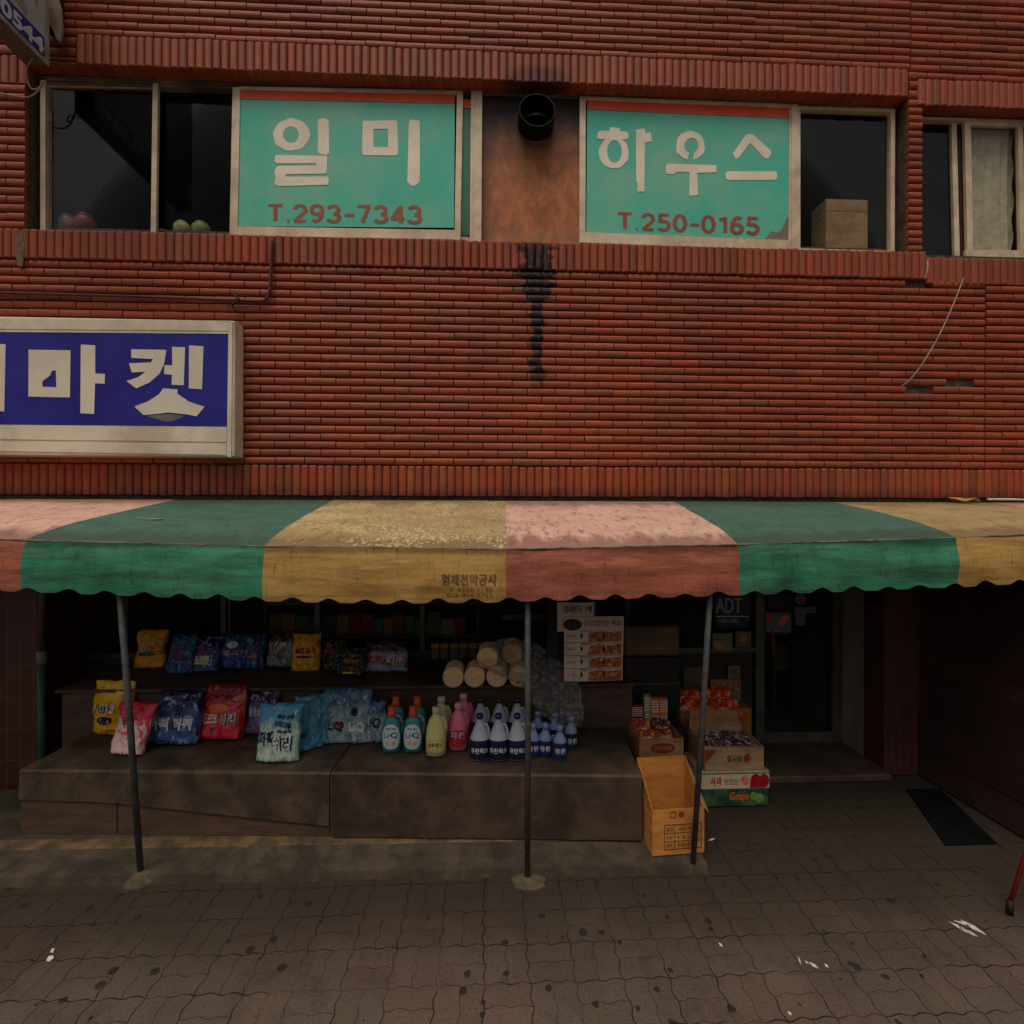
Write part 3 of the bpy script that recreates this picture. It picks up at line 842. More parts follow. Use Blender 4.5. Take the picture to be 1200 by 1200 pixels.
# goods on shelves inside, dim
def prop_box(name, label, cat, x0, x1, y0, y1, z0, z1, m, group=None, bev=.004):
    t = MB(); t.box((-(x1-x0)/2, 0, 0), ((x1-x0)/2, y1-y0, z1-z0), bev=bev)
    o = t.build(name, m, None, loc=((x0+x1)/2, y0, z0)); return tag(o, label, cat, group)
def shelf_unit(px0, px1, Y, zs, label, dep=.35, m=None):
    xa_, xb_ = PY(px0, 760, Y).x, PY(px1, 760, Y).x
    t = thing('store_shelf', label, 'shelf', ((xa_+xb_)/2, Y, .013)); hw = (xb_-xa_)/2
    m = m or mat('shelf enamel', (110, 108, 98), (90, 88, 80), 4, .5)
    for z in zs:
        MB().box((-hw + .012, 0, z - .013), (hw - .012, dep, z + .012)).build('shelf_board', m, t)
    for s in (-1, 1):
        b2 = MB(); b2.box((s*hw - .01, 0, 0), (s*hw + .01, dep, max(zs) + .3)); b2.build('upright', m, t)
    return xa_, xb_
rnd = random.Random(5)
pal = [(150, 120, 40), (60, 80, 130), (140, 50, 44), (70, 110, 70), (150, 140, 120), (120, 90, 60), (90, 60, 110), (50, 110, 130)]
xA, xB = shelf_unit(310, 560, YB + .5, [1.0, 1.35, 1.68], 'white store shelf seen through the shop window left of the cracker stacks')
names = {(150,120,40):'mustard', (60,80,130):'blue', (140,50,44):'red', (70,110,70):'green', (150,140,120):'cream', (120,90,60):'brown', (90,60,110):'purple', (50,110,130):'teal'}
for lv, z in enumerate((1.0, 1.35, 1.68)):
    x = xA + .03
    while x < xB - .16:
        w_ = rnd.uniform(.1, .15); c = rnd.choice(pal)
        prop_box('goods_carton', 'small packet on the dim store shelf behind the shop window', 'packet', x, x + w_ - .006, YB + .53, YB + .7, z + .026, z + .026 + rnd.uniform(.16, .24),
                 mat('packet ' + names[c], c, None, 20, .5), 'packets on the shelf behind the shop window')
        x += w_
xA, xB = shelf_unit(908, 985, YB + .9, [.5, .9, 1.3, 1.7], 'dim store shelf seen through the glass door')
for lv, z in enumerate((.5, .9, 1.3, 1.7)):
    x = xA + .03
    while x < xB - .16:
        w_ = rnd.uniform(.11, .17); c = rnd.choice(pal)
        prop_box('goods_carton', 'small packet on the dim shelf behind the glass door', 'packet', x, x + w_ - .006, YB + .93, YB + 1.1, z + .026, z + .026 + rnd.uniform(.16, .28),
                 mat('packet ' + names[c], c, None, 20, .5), 'packets on the shelf behind the glass door')
        x += w_
# row of green and yellow packets above the crackers (inside the pane's foot)
for i in range(7):
    p = PY(510 + i*11, 770, YB - .14)
    b2 = MB(); b2.box((-.038, 0, 0), (.038, .08, .15), 0, .006); b2.box((-.038, -.001, .105), (.038, .0, .148), 1)
    o = b2.build('snack_packet', [mat('packet label green', (90, 100, 60), (50, 60, 44), 40, .4), mat('packet yellow top', (150, 110, 40), None, 20, .4)], None, loc=(p.x, YB - .14, .951))
    tag(o, 'green packet with yellow top in the row behind the cracker stacks', 'packet', 'green and yellow packets behind the crackers')

# ------------------------------------------------------------------ awning
seam_front = [(-3, -810), (-2, -530), (-1, -250), (0, 30), (1, 310), (2, 593), (3, 865), (4, 1120), (5, 1368), (6, 1610)]
seam_rear = [(-3, -360), (-2, -175), (-1, 18), (0, 207), (1, 391), (2, 593), (3, 790), (4, 975), (5, 1158), (6, 1340)]
lipY = [(-800, 612), (-250, 624), (30, 633), (310, 640), (593, 643.5), (865, 638), (1120, 630), (1500, 612)]
botY = [(-800, 655), (-250, 676), (30, 692), (310, 703), (450, 706), (593, 704), (865, 696), (1120, 687), (1500, 664)]
DY = .692 * WY
def aw_top(s, t):
    f = PY(interp(seam_front, s), interp(lipY, interp(seam_front, s)), DY)
    r = PY(interp(seam_rear, s), 583, WY - .03); r.z = ZA - .035
    prof = [(0, 0), (.25, .17), (.5, .37), (.755, .62), (.9, .82), (1, 1)]
    h = interp(prof, t)
    sag = -.012*math.sin(math.pi*t) * (1 + .6*math.sin(s*9)) 
    wr = .006*mn.noise(Vector((s*5, t*3, 1))) * math.sin(math.pi*min(1, t*1.0))
    return Vector((r.x + (f.x - r.x)*t, r.y + (f.y - r.y)*t, r.z + (f.z - r.z)*h + sag + wr))
def aw_val(s, v):
    pf = interp(seam_front, s)
    a_ = aw_top(s, 1.0); b_ = PY(pf, interp(botY, pf), DY + .015)
    x = a_.x
    sc = .5 - .5*math.cos(2*math.pi*(x - SC0)/.2155)
    zb = b_.z + .027*(1 + .35*mn.noise(Vector((x*2.1, 5, 1))))*(1 - min(1, sc*1.4))**1.2 - .004
    y = DY - .022*math.sin(v*math.pi*.8) + .006*math.sin(v*9 + 2*mn.noise(Vector((x*1.1, 0, 0))))*mn.noise(Vector((x*.9, 4, 0)))*2 + .010*mn.noise(Vector((x*1.6, v*1.2, 3))) + .006*mn.noise(Vector((x*5, v*2.5, 9))) + .008*v*math.cos(2*math.pi*(x-SC0)/.431) + .009*v*mn.noise(Vector((x*11, v*.6, 2)))
    return Vector((x, y, a_.z + (zb - a_.z)*v))
SC0 = PY(597, 697, DY).x
aw = thing('awning', 'long faded shop awning striped pink, green and yellow with scalloped valance', 'awning', (0, WY, 0))
def awn_mat(name, base, faded, dirt_shade, flakes=False, val=False, am=.75):
    k = NT(name)
    x = k.sep(k.tc.outputs['Object'])
    if not val:
        c = k.mix(k.ramp(k.noise(3.2, 6, .6, (1, 1.6, 1)), .25, .6), lin(base), lin(faded))
        # clean drip fringe just behind the lip
        n_ = k.noise(7, 5, .7, (1, .25, 1)); yy = k.math('ADD', x[1], k.math('MULTIPLY', k.math('SUBTRACT', n_, .5), .55))
        f = k.ramp(yy, DY - WY + .22, DY - WY + .08, 0, am)
        c = k.mix(f, c, lin(dirt_shade))
        f = k.ramp(yy, -.42, -.12, 0, am)
        c = k.mix(f, c, lin(dirt_shade))
        c = k.mix(k.ramp(k.noise(16, 6, .72, (1.6, .5, 1), off=(3, 0, 0)), .50, .66, 0, .7), c, lin(dirt_shade))
        if flakes:
            big = k.noise(1.7, 5, .65, (1, 1.6, 1), off=(7, 1, 1))
            fl_ = k.noise(46, 4, .66, (1, .6, .5), off=(2, 2, 2))
            f = k.ramp(k.math('ADD', fl_, k.math('MULTIPLY', k.math('SUBTRACT', big, .5), .75)), .555, .60, 0, .8)
            f = k.math('MULTIPLY', f, k.ramp(x[0], PY(380, 600, 4).x - .5, PY(380, 600, 4).x - .1)); f = k.math('MULTIPLY', f, k.ramp(x[0], 1.2, .9))
            c = k.mix(f, c, lin((208, 186, 140)))
        c = k.mix(k.ramp(k.noise(85, 3, .6), .62, .7, 0, .7), c, lin(tuple(v*.45 for v in dirt_shade)))
    else:
        c = k.mix(k.ramp(k.noise(4, 5, .6, (.5, 1, 2.5)), .3, .7), lin(base), lin(faded))
        n_ = k.noise(2.0, 7, .75, (.7, 1, 5.5), off=(5, 2, 2))
        c = k.mix(k.ramp(n_, .40, .62, 0, .85), c, lin(dirt_shade))
        c = k.mix(k.ramp(k.noise(1.4, 5, .7, (1, 1, .5), off=(9, 2, 2)), .5, .7, 0, .5), c, lin(tuple(v*.7 for v in dirt_shade)))
        c = k.mix(k.ramp(k.noise(48, 5, .65, (1, 1, .10)), .56, .72, 0, .65), c, lin(tuple(v*.5 for v in dirt_shade)))
        wv = k.noise(170, 2, .5, (.1, .1, 1)); c = k.mix(k.ramp(wv, .4, .7, 0, .18), c, lin(faded))
        g2 = k.sep(k.tc.outputs['Generated'])
        f = k.ramp(k.math('ADD', g2[2], k.math('MULTIPLY', k.noise(18, 4, .7, (1, 1, .2)), .12)), .90, .98, 0, .55)  # dark strip under the lip: crease shadow painted in together with stain
        c = k.mix(f, c, lin(tuple(v*.55 for v in dirt_shade)))
    k.l(c, k.b.inputs['Base Color']); k.b.inputs['Roughness'].default_value = .62; k.b.inputs['Specular IOR Level'].default_value = .25
    k.bump(k.noise(14, 5, .6, (1, 1, 2.2) if val else (1, 1, 1)), .25, .012)
    return k.m
AM = {
 'pink': (awn_mat('pink tarpaulin faded', (204, 158, 138), (220, 178, 158), (128, 88, 74)), awn_mat('pink tarpaulin valance', (172, 92, 68), (184, 112, 90), (122, 64, 50), val=True)),
 'green': (awn_mat('green tarpaulin faded', (64, 100, 86), (78, 112, 98), (66, 78, 68)), awn_mat('green tarpaulin valance', (48, 132, 96), (78, 150, 116), (54, 88, 68), val=True)),
 'yellow': (awn_mat('yellow tarpaulin faded', (158, 134, 94), (176, 152, 108), (120, 98, 68), flakes=True), awn_mat('yellow tarpaulin valance', (186, 144, 72), (196, 158, 90), (148, 106, 54), val=True)),
}
seq = {-3: 'green', -2: 'yellow', -1: 'pink', 0: 'green', 1: 'yellow', 2: 'pink', 3: 'green', 4: 'yellow', 5: 'pink'}
NUs, NTt, NV = 64, 14, 12
panels = {}
for s0 in range(-2, 6):
    cname = seq[s0]
    for kind in (0, 1):
        random.seed(s0*7 + kind)
        b2 = MB()
        n2 = NTt if kind == 0 else NV
        for side in (0, 1):
            o0 = len(b2.v)
            for j in range(n2 + 1):
                for i in range(NUs + 1):
                    s = s0 + i/NUs
                    if kind == 0: p = aw_top(s, (j/n2)**.8); p = p + Vector((0, 0, -.0016*side))
                    else: p = aw_val(s, j/n2); p = p + Vector((0, .0016*side, 0))
                    if (s0 % 2) and kind == 0: p.z += .0018
                    if (s0 % 2) and kind == 1: p.y -= .0
                    b2.v.append(tuple(p))
            for j in range(n2):
                for i in range(NUs):
                    a = o0 + j*(NUs+1) + i
                    q = (a, a+1, a+NUs+2, a+NUs+1)
                    b2.face(q if side else q[::-1])
        o = P_(b2).build('canopy_panel' if kind == 0 else 'valance', AM[cname][kind], aw, smooth=True)
        o['label'] = ('faded %s tarpaulin top' if kind == 0 else '%s hanging valance with scalloped hem') % cname
        panels[(s0, kind)] = o
# seam piping along lip and between panels
M['hem'] = mat('lip rope', (120, 104, 86), (84, 72, 60), 18, .8)
def seam_tube(pts, r, m, name):
    return P_(MB().tube(pts, r, 6)).build(name, m, aw, smooth=True)
seam_tube([aw_top(-2 + 8*i/160, 1.0) + Vector((0, .004, -.002)) for i in range(161)], .0065, mat('lip edge', (128, 116, 96), (72, 62, 52), 10, .8), 'lip_seam')
# steel framework
mfr = mat('awning steel dark', (60, 60, 58), (44, 40, 36), 8, .6, metal=.3, dirt=(84, 50, 34), dscale=6, damt=.6)
pipe = MB(); pts = [aw_top(-2 + 8*i/60, .97) + Vector((0, .03, -.045)) for i in range(61)]
P_(pipe.tube(pts, .019, 10)).build('front_rail', mfr, aw, smooth=True)
pts = [aw_top(-2 + 8*i/60, .03) + Vector((0, 0, -.04)) for i in range(61)]
P_(MB().tube(pts, .019, 10)).build('rear_rail', mfr, aw, smooth=True)
for s in [-1.5 + .75*i for i in range(10)]:
    P_(MB().tube([aw_top(s, t) + Vector((0, 0, -.062)) for t in (.02, .3, .6, .85, .96)], .014, 8)).build('rafter', mfr, aw, smooth=True)
for (tx, bx, by) in ((140, 165, 1026), (618, 618, 1032), (832, 812, 1012)):
    a_ = PY(tx, 690, DY + .05); b_ = PZ(bx, by, {165: .03, 812: .045}.get(bx, 0))
    d = (a_ - b_).normalized(); top = a_ + d*.22
    P_(MB().tube([b_ - Vector((0, 0, .0)), b_.lerp(top, .5) + Vector((.004, 0, 0)), top], .0185, 12)).build('pole', M['pole'], aw, smooth=True)
    if bx != 812:
        mbp = MB(); L = []
        for (r, z) in ((.12, -.004), (.09, .008 + b_.z*.4), (.05, .022 + b_.z), (.025, .034 + b_.z)):
            L.append([(b_.x + .01 + r*(1 + .35*mn.noise(Vector((math.cos(q)*2, math.sin(q)*2, bx)))) * math.cos(q), b_.y + r*.8*math.sin(q), z) for q in [2*math.pi*i/18 for i in range(18)]])
        mbp.rings(L)
        P_(mbp).build('mortar_footing', mat('cement blob', (98, 84, 60), (70, 62, 48), 20, .95, bump=.6, bscale=60), aw, smooth=True)
# maker's stamp on the yellow valance
b2 = MB()
def on_val(u, v, d):
    # u, v measured in the photograph on the valance
    x = PY(u, v, DY).x
    lo, hi = -2.0, 6.0
    for _ in range(30):
        m_ = (lo + hi)/2
        if aw_val(m_, .5).x < x: lo = m_
        else: hi = m_
    a_, b_ = aw_val(lo, 0), aw_val(lo, 1); z = PY(u, v, DY).z
    t = max(0, min(1, (z - a_.z)/(b_.z - a_.z)))
    p = aw_val(lo, t); return (p.x, p.y - .003 - d, p.z)
def pq(x0, y0, x1, y1): return lambda u, v, d: on_val(x0 + (x1-x0)*u, y1 + (y0-y1)*v, d)
words(b2, '형제천막공사', (0, 0, 1, 1), pq(518, 672, 582, 685), bold=.006)
words(b2, 'T. 4342-1190', (0, 0, 1, 1), pq(526, 688, 577, 692.5))
words(b2, '016-404-2752', (0, 0, 1, 1), pq(524, 694, 577, 699))
P_(b2).build('stamped_lettering', mat('stamp ink faded', (88, 62, 36), (120, 88, 48), 30, .8), aw)

# scraps on the canopy
def scrap(name, label, pts, th, m, cat='litter', smooth=False):
    o = MB().tube(pts, th, 6).build(name, m, None, smooth=smooth)
    return tag(o, label, cat)
M['white'] = mat('paper white', (226, 220, 208), (200, 192, 178), 20, .7)
def on_aw(px, py):
    best = None
    for i in range(160):
        for j in range(30):
            p = aw_top(-1 + 6*i/160, j/30)
            d = (p - Vector((0, 0, EYE))).normalized(); r = _ray(px, py).normalized()
            q = (d - r).length
            if best is None or q < best[0]: best = (q, p)
    return best[1]
p = on_aw(178, 611)
b2 = MB(); pr = [(-.08, -.03), (-.03, -.01), (.0, .0), (.05, .0), (.085, .02), (.03, .03), (.0, .016), (-.05, .0)]
b2.prism(pr, [], lambda u, v, d: (p.x + u, p.y + v, p.z + .012 + d - v*.25), .004)
tag(b2.build('paper_scrap', M['white']), 'white scrap lying on the green awning panel at left', 'litter')
p1, p2 = on_aw(1128, 589), on_aw(1150, 587)
b2 = MB(); b2.prism([(-.10, -.03), (-.04, -.05), (.08, -.03), (.15, .0), (.02, .04), (-.06, .05), (-.14, .02)], [], lambda u, v, d: (p1.x + u, p1.y - .02 + v, p1.z + .03 + d + .02*math.sin(u*30)), .006)
tag(b2.build('plastic_scrap', mat('yellow plastic', (196, 150, 60), (150, 110, 50), 14, .5)), 'crumpled yellow scrap lying at the rear of the awning', 'litter')
scrap('plastic_tube', 'thin white tube lying at the rear of the awning against the wall', [p2 + Vector((.02, -.03, .03)), p2 + Vector((.25, -.035, .03)), p2 + Vector((.6, -.04, .02))], .009, M['white'])

# ------------------------------------------------------------------ market signboard
def z5(l): return [(x*.266667, 340 + y*.266667) for x, y in l]
YM = 4.33
sb = thing('signboard', 'wide market box sign with cream 마켓 lettering on blue', 'sign', (0, WY, 0))
M['sign_w'] = mat('sign box cream', (234, 220, 194), (222, 206, 178), 2, .5, dirt=(130, 110, 80), dscale=3, damt=.35)
A = [PY(-340, 362, YM), PY(275, 375.5, YM), PY(274, 537, YM), PY(-340, 527, YM)]
mb = MB()
xl_, xr_ = A[0].x, A[1].x
ztl = PY(0, 371, YM).z; zbl = PY(0, 531, YM).z; zt = (ztl + A[1].z)/2; zb = (zbl + A[2].z)/2
mb.box((xl_, YM, zb), (xr_, WY - .012, zt), bev=.008)
P_(mb).build('case', M['sign_w'], sb)
ef = on_wall(YM - .0005)
polys('trim', [[(-300, 371), (268, 376), (268, 388), (-300, 383)], [(-300, 384.5), (267.5, 389.2), (267.5, 391.4), (-300, 386.8)],
               [(-300, 496), (266, 500.5), (266, 518), (-300, 511)], [(-300, 514), (265.5, 520.5), (265.5, 533), (-300, 524)]], ef, .006, M['sign_w'], sb)
polys('side_trim', [[(268.5, 377), (273, 377.5), (271.5, 536), (266.5, 535)]], ef, .010, M['sign_w'], sb)
polys('face', [[(-300, 387), (267.5, 391.6), (266, 500), (-300, 494.5)]], ef, .002, mat('sign face blue', (38, 36, 128), (46, 44, 140), 3, .35, spec=.3), sb)
LM = [([(127, 262), (311, 265), (308, 472), (126, 468)], [[(187, 425), (187, 400), (222, 375), (228, 355), (247, 352), (249, 427)]]),
      ([(357, 240), (420, 243), (420, 367), (463, 369), (461, 412), (419, 410), (415, 545), (355, 541)], []),
      ([(578, 260), (732, 263), (722, 325), (702, 368), (660, 405), (600, 432), (557, 400), (610, 382), (642, 358), (580, 362), (568, 322), (664, 318), (674, 303), (578, 298)], []),
      ([(757, 250), (814, 251), (808, 418), (755, 416), (757, 372), (722, 369), (724, 330), (758, 331)], []),
      ([(832, 243), (895, 248), (889, 436), (831, 432)], []),
      ([(718, 432), (782, 437), (780, 455), (830, 490), (900, 513), (865, 555), (820, 546), (740, 538), (680, 545), (632, 549), (592, 512), (650, 490), (700, 458)], []),
      ([(-70, 236), (26, 238), (20, 533), (-70, 530)], [])]
polys('lettering', [(z5(a), [z5(h) for h in b]) for a, b in LM], on_wall(YM - .003), .003, mat('sign lettering cream', (232, 220, 196), (220, 206, 182), 3, .5), sb)
polys('vinyl_patch', [z5([(640, 552), (690, 548), (745, 544), (815, 552), (770, 572), (735, 580), (700, 570)])], on_wall(YM - .0028), .001, mat('peeling vinyl grey', (120, 118, 108), (96, 94, 90), 6, .5), sb)  # flat grey vinyl patch below the last letter

# projecting sign, top left
XS = PY(57, 76, 4.38).x
psn = thing('projecting_sign', 'projecting box sign with white 0544 digits on a blue band, cut by the photo edge', 'sign', (XS, 4.4, 0))
def rel(mb_, o=(0, 0, 0)): mb_.v = [(v[0] - psn.location.x, v[1] - psn.location.y, v[2]) for v in mb_.v]; return mb_
zs0 = PX(53, 74, XS).z
yfar = PX(50, 40, XS).y
mb = MB(); mb.box((XS - .18, 2.9, zs0), (XS - .006, 4.38, zs0 + 1.6), bev=.006); rel(mb).build('case', mat('sign case grey', (112, 104, 92), (92, 84, 74), 4, .6, dirt=(60, 46, 36)), psn)
fnx = lambda u, v, d: (XS + d, u, zs0 + v)
def ppoly(name, outl, th, m, d0=0): 
    b_ = MB(); [b_.prism(o_, [], lambda u, v, d: (XS + d0 + d - .006, u, zs0 + v), th) for o_ in outl]; return fix_normals(rel(b_).build(name, m, psn))
ppoly('face', [[(2.93, .03), (4.34, .03), (4.34, 1.57), (2.93, 1.57)]], .004, mat('sign face pale', (196, 198, 194), (176, 178, 174), 3, .4))
ppoly('edge_trim', [[(2.9, 0), (4.38, 0), (4.38, .028), (2.9, .028)], [(4.343, .028), (4.38, .028), (4.38, 1.6), (4.343, 1.6)]], .012, mat('sign trim', (196, 184, 162), (160, 150, 130), 5, .5, dirt=(80, 60, 44)))
ppoly('band', [[(2.93, .03), (4.34, .03), (4.34, .20), (2.93, .20)]], .002, mat('band blue', (36, 52, 128), (44, 60, 140), 4, .4), .005)
b2 = MB(); words(b2, '0544', (3.965, .055, 4.325, .165), lambda u, v, d: (XS + .0035 + d, u, zs0 + v), bold=.006)
words(b2, '293', (3.60, .055, 3.87, .165), lambda u, v, d: (XS + .0035 + d, u, zs0 + v), bold=.006)
rel(b2).build('digits', mat('digits pale', (226, 230, 236), (210, 214, 220), 4, .4), psn)
ppoly('motif', [[(4.06, .26), (4.18, .23), (4.19, .26), (4.09, .42)], [(4.25, .40), (4.275, .39), (4.275, .60), (4.25, .60)]], .002, mat('motif cream', (170, 156, 140), None, 5, .5), .005)
# rusty end plate with rounded corner, fixed behind the sign
bp = thing('sign_bracket', 'rounded beige metal bracket plate with rust, beside the projecting sign', 'bracket', (0, WY, 0))
q = on_wall(4.40)
b2 = MB(); b2.prism([(57, -60), (64, -20), (70, 2), (73, 12), (74, 24), (75, 38), (73, 52), (68, 48), (66, 40), (62, 34), (57, 26)], [], q, .02)
fix_normals(P_(b2).build('plate', mat('beige enamel rusty', (168, 150, 122), (140, 122, 96), 7, .5, dirt=(104, 56, 30), dscale=6, damt=.8), bp))
b2 = MB(); b2.box((PY(58, 40, 4.45).x, 4.42, PY(60, 40, 4.45).z), (PY(72, 40, 4.45).x, 4.478, PY(60, -30, 4.45).z)); P_(b2).build('arm', mat('bracket dark', (40, 32, 28), None, 5, .7), bp)

# wires
M['wire'] = mat('cable beige', (168, 148, 122), (140, 122, 100), 9, .5)
def wire(name, label, pp, r, cat='cable', m=None, Y=None):
    P = [PY(a, b, c) for a, b, c in pp]
    # smooth through the points
    out = []
    for i in range(len(P) - 1):
        p0, p1, p2, p3 = P[max(i-1, 0)], P[i], P[i+1], P[min(i+2, len(P)-1)]
        for k_ in range(6):
            t = k_/6
            out.append(.5*((2*p1) + (-p0 + p2)*t + (2*p0 - 5*p1 + 4*p2 - p3)*t*t + (-p0 + 3*p1 - 3*p2 + p3)*t**3))
    out.append(P[-1])
    o = MB().tube(out, r, 8).build(name, m or M['wire'], None, smooth=True)
    return tag(o, label, cat)
wire('cable', 'beige cable loop hanging from the projecting sign', [(40, 66, 4.3), (34, 74, 4.32), (31, 86, 4.4), (36, 103, 4.44), (44, 104, 4.45), (51, 96, 4.46), (44, 107, 4.45), (33, 114, 4.45), (14, 112, 4.46), (-5, 108, 4.46)], .006)
wire('cable', 'thin pale cable swinging down the brick wall below the right window', [(1129, 326, 4.47), (1119, 352, 4.43), (1104, 386, 4.41), (1085, 420, 4.42), (1068, 443, 4.45), (1056, 453, 4.49)], .0055)
wire('cable', 'short white hooked cable end over the sill beside the brick pier', [(1080, 302, 4.60), (1085, 304, 4.52), (1087, 309, 4.455), (1086, 319, 4.45), (1084, 327, 4.46)], .0085)
M['pipe_red'] = mat('conduit maroon', (92, 44, 34), (70, 34, 28), 9, .5)
wire('conduit', 'thin maroon conduit running along and up the brick wall above the market sign', [(-150, 340, 4.455), (0, 343, 4.455), (140, 347, 4.455), (270, 351.5, 4.455), (304, 352.5, 4.455), (312, 350, 4.455), (316, 340, 4.455), (318, 300, 4.45), (319, 282, 4.45)], .013, 'pipe', M['pipe_red'])
wire('hook', 'small black hook on the conduit above the market sign', [(273, 345, 4.44), (280, 351, 4.42), (272, 358, 4.43), (279, 366, 4.44)], .009, 'hook', M['black'])

# drainpipe by left pier
dp = thing('drainpipe', 'green drainpipe with rusty upper section beside the brown tiled pier', 'pipe', (0, WY, 0))
P_(MB().tube([PY(49, 888, 4.40) + Vector((0, 0, -.3)), PY(49, 776, 4.40)], .030, 14)).build('lower_pipe', mat('pipe green', (52, 96, 84), (44, 80, 72), 8, .5, dirt=(40, 50, 42)), dp, smooth=True)
P_(MB().tube([PY(49, 765, 4.41), PY(51, 640, 4.41)], .026, 14)).build('upper_pipe', mat('pipe worn grey', (104, 86, 68), (80, 64, 50), 8, .5, dirt=(70, 44, 30)), dp, smooth=True)
P_(MB().tube([PY(49, 778, 4.40), PY(49, 763, 4.40)], .036, 14)).build('collar', mat('collar grey', (130, 128, 118), None, 8, .4), dp, smooth=True)

# ------------------------------------------------------------------ display platform
M['lino'] = mat('linoleum brown', (92, 74, 56), (66, 54, 44), 5, .6, dirt=(42, 36, 30), dscale=4, damt=.85, bump=.12, bscale=20)
M['board'] = mat('platform board', (94, 70, 52), (78, 58, 46), 4, .7, stretch=(1, 1, 5), dirt=(50, 42, 36), damt=.6, bump=.15)
a0 = PZ(24, 977, .084); b0 = PZ(751, 985, .084)
pf = thing('display_platform', 'low brown platform covered with linoleum, holding the detergents and bottles', 'platform', (a0.x, a0.y, .084))
ang = math.atan2(b0.y - a0.y, b0.x - a0.x)
W_ = (b0 - a0).length; PH = .445
pf.rotation_euler.z = ang
PT = .084 + PH + .008
mb = MB(); mb.box((0, 0, 0), (W_*.157, .74, PH - .004), bev=.004); mb.box((W_*.157 + .004, 0.002, 0), (W_*.502, .74, PH - .004), bev=.004); mb.box((W_*.502 + .005, 0, 0), (W_, .74, PH - .004), bev=.004)
mb.build('base', M['board'], pf)
def sheet(x0, x1, drops, name, m, th=.005, dep=.76, lift=0):
    b_ = MB(); n = 40; L = []
    for i in range(n + 1):
        t = i/n; x = x0 + (x1 - x0)*t
        dr_ = interp(drops, t) + .004*mn.noise(Vector((x*9, 0, 0)))
        w1_ = .003*mn.noise(Vector((x*3, 1, 0)))
        z = PH + lift
        O = [(x, dep, z), (x, .3, z + .001), (x, .012, z), (x, -.006 - w1_, z - .012), (x, -.008 + w1_, z - dr_*.5), (x, -.009 - w1_ - .004, z - dr_)]
        I = [(x, y + (th if k_ > 2 else 0), z_ - (th if k_ < 3 else 0)) for k_, (x, y, z_) in enumerate(O)][::-1]
        L.append(O + I)
    return fix_normals(b_.rings(L).build(name, m, pf))
sheet(-.004, W_*.502, [(0, .20), (.28, .215), (.4, .235), (.7, .30), (1, .36)], 'linoleum_cover', M['lino'])
sheet(W_*.506, W_ + .004, [(0, .436), (1, .436)], 'linoleum_cover', mat('linoleum dark brown', (86, 66, 52), (60, 48, 39), 5, .6, dirt=(40, 33, 28), dscale=3.5, damt=.85, bump=.12, bscale=20), lift=.001)
# rear tier
ys2 = 4.22
t2 = thing('display_step', 'upper brown step of the display stand carrying the back row of packs', 'platform', (PY(60, 800, ys2).x, ys2 + .04, .014))
w2_ = PY(745, 800, ys2).x - t2.location.x
H2 = .85
MB().box((0, .06, 0), (w2_, YB - ys2 - .06, H2 - .002), bev=.004).build('base', M['board'], t2)
MB().box((-.01, 0.0, H2), (w2_*.5, YB - ys2 - .06, H2 + .025), bev=.004).build('top_board', M['lino'], t2)
MB().box((w2_*.5 + .004, 0.0, H2), (w2_ + .01, YB - ys2 - .06, H2 + .027), bev=.004).build('top_board', M['lino'], t2)
Z2 = .014 + H2 + .028
Z1 = PT + .0

# ------------------------------------------------------------------ goods: pouches
def pouch_mat(name, base, top, blobs, rough=.17):
    """printed plastic film: a coloured base, a darker or lighter top zone and printed swirls"""
    k = NT(name)
    g_ = k.sep(k.tc.outputs['Generated'])
    n1 = k.noise(5, 4, .6, vec=k.tc.outputs['Generated'], dist=1.0)
    c = k.mix(k.ramp(k.math('ADD', g_[2], k.math('MULTIPLY', k.math('SUBTRACT', n1, .5), .5)), .55, .75), lin(base), lin(top))
    for i, (bc, lo, hi, sc) in enumerate(blobs):
        c = k.mix(k.ramp(k.noise(sc, 3, .5, vec=k.tc.outputs['Generated'], off=(i*3.1, 1.7*i, .3), dist=.8), lo, hi), c, lin(bc))
    k.l(c, k.b.inputs['Base Color']); k.b.inputs['Roughness'].default_value = rough
    k.b.inputs['Specular IOR Level'].default_value = .5
    k.bump(k.noise(17, 4, .6, dist=1.5), .8, .016)
    return k.m
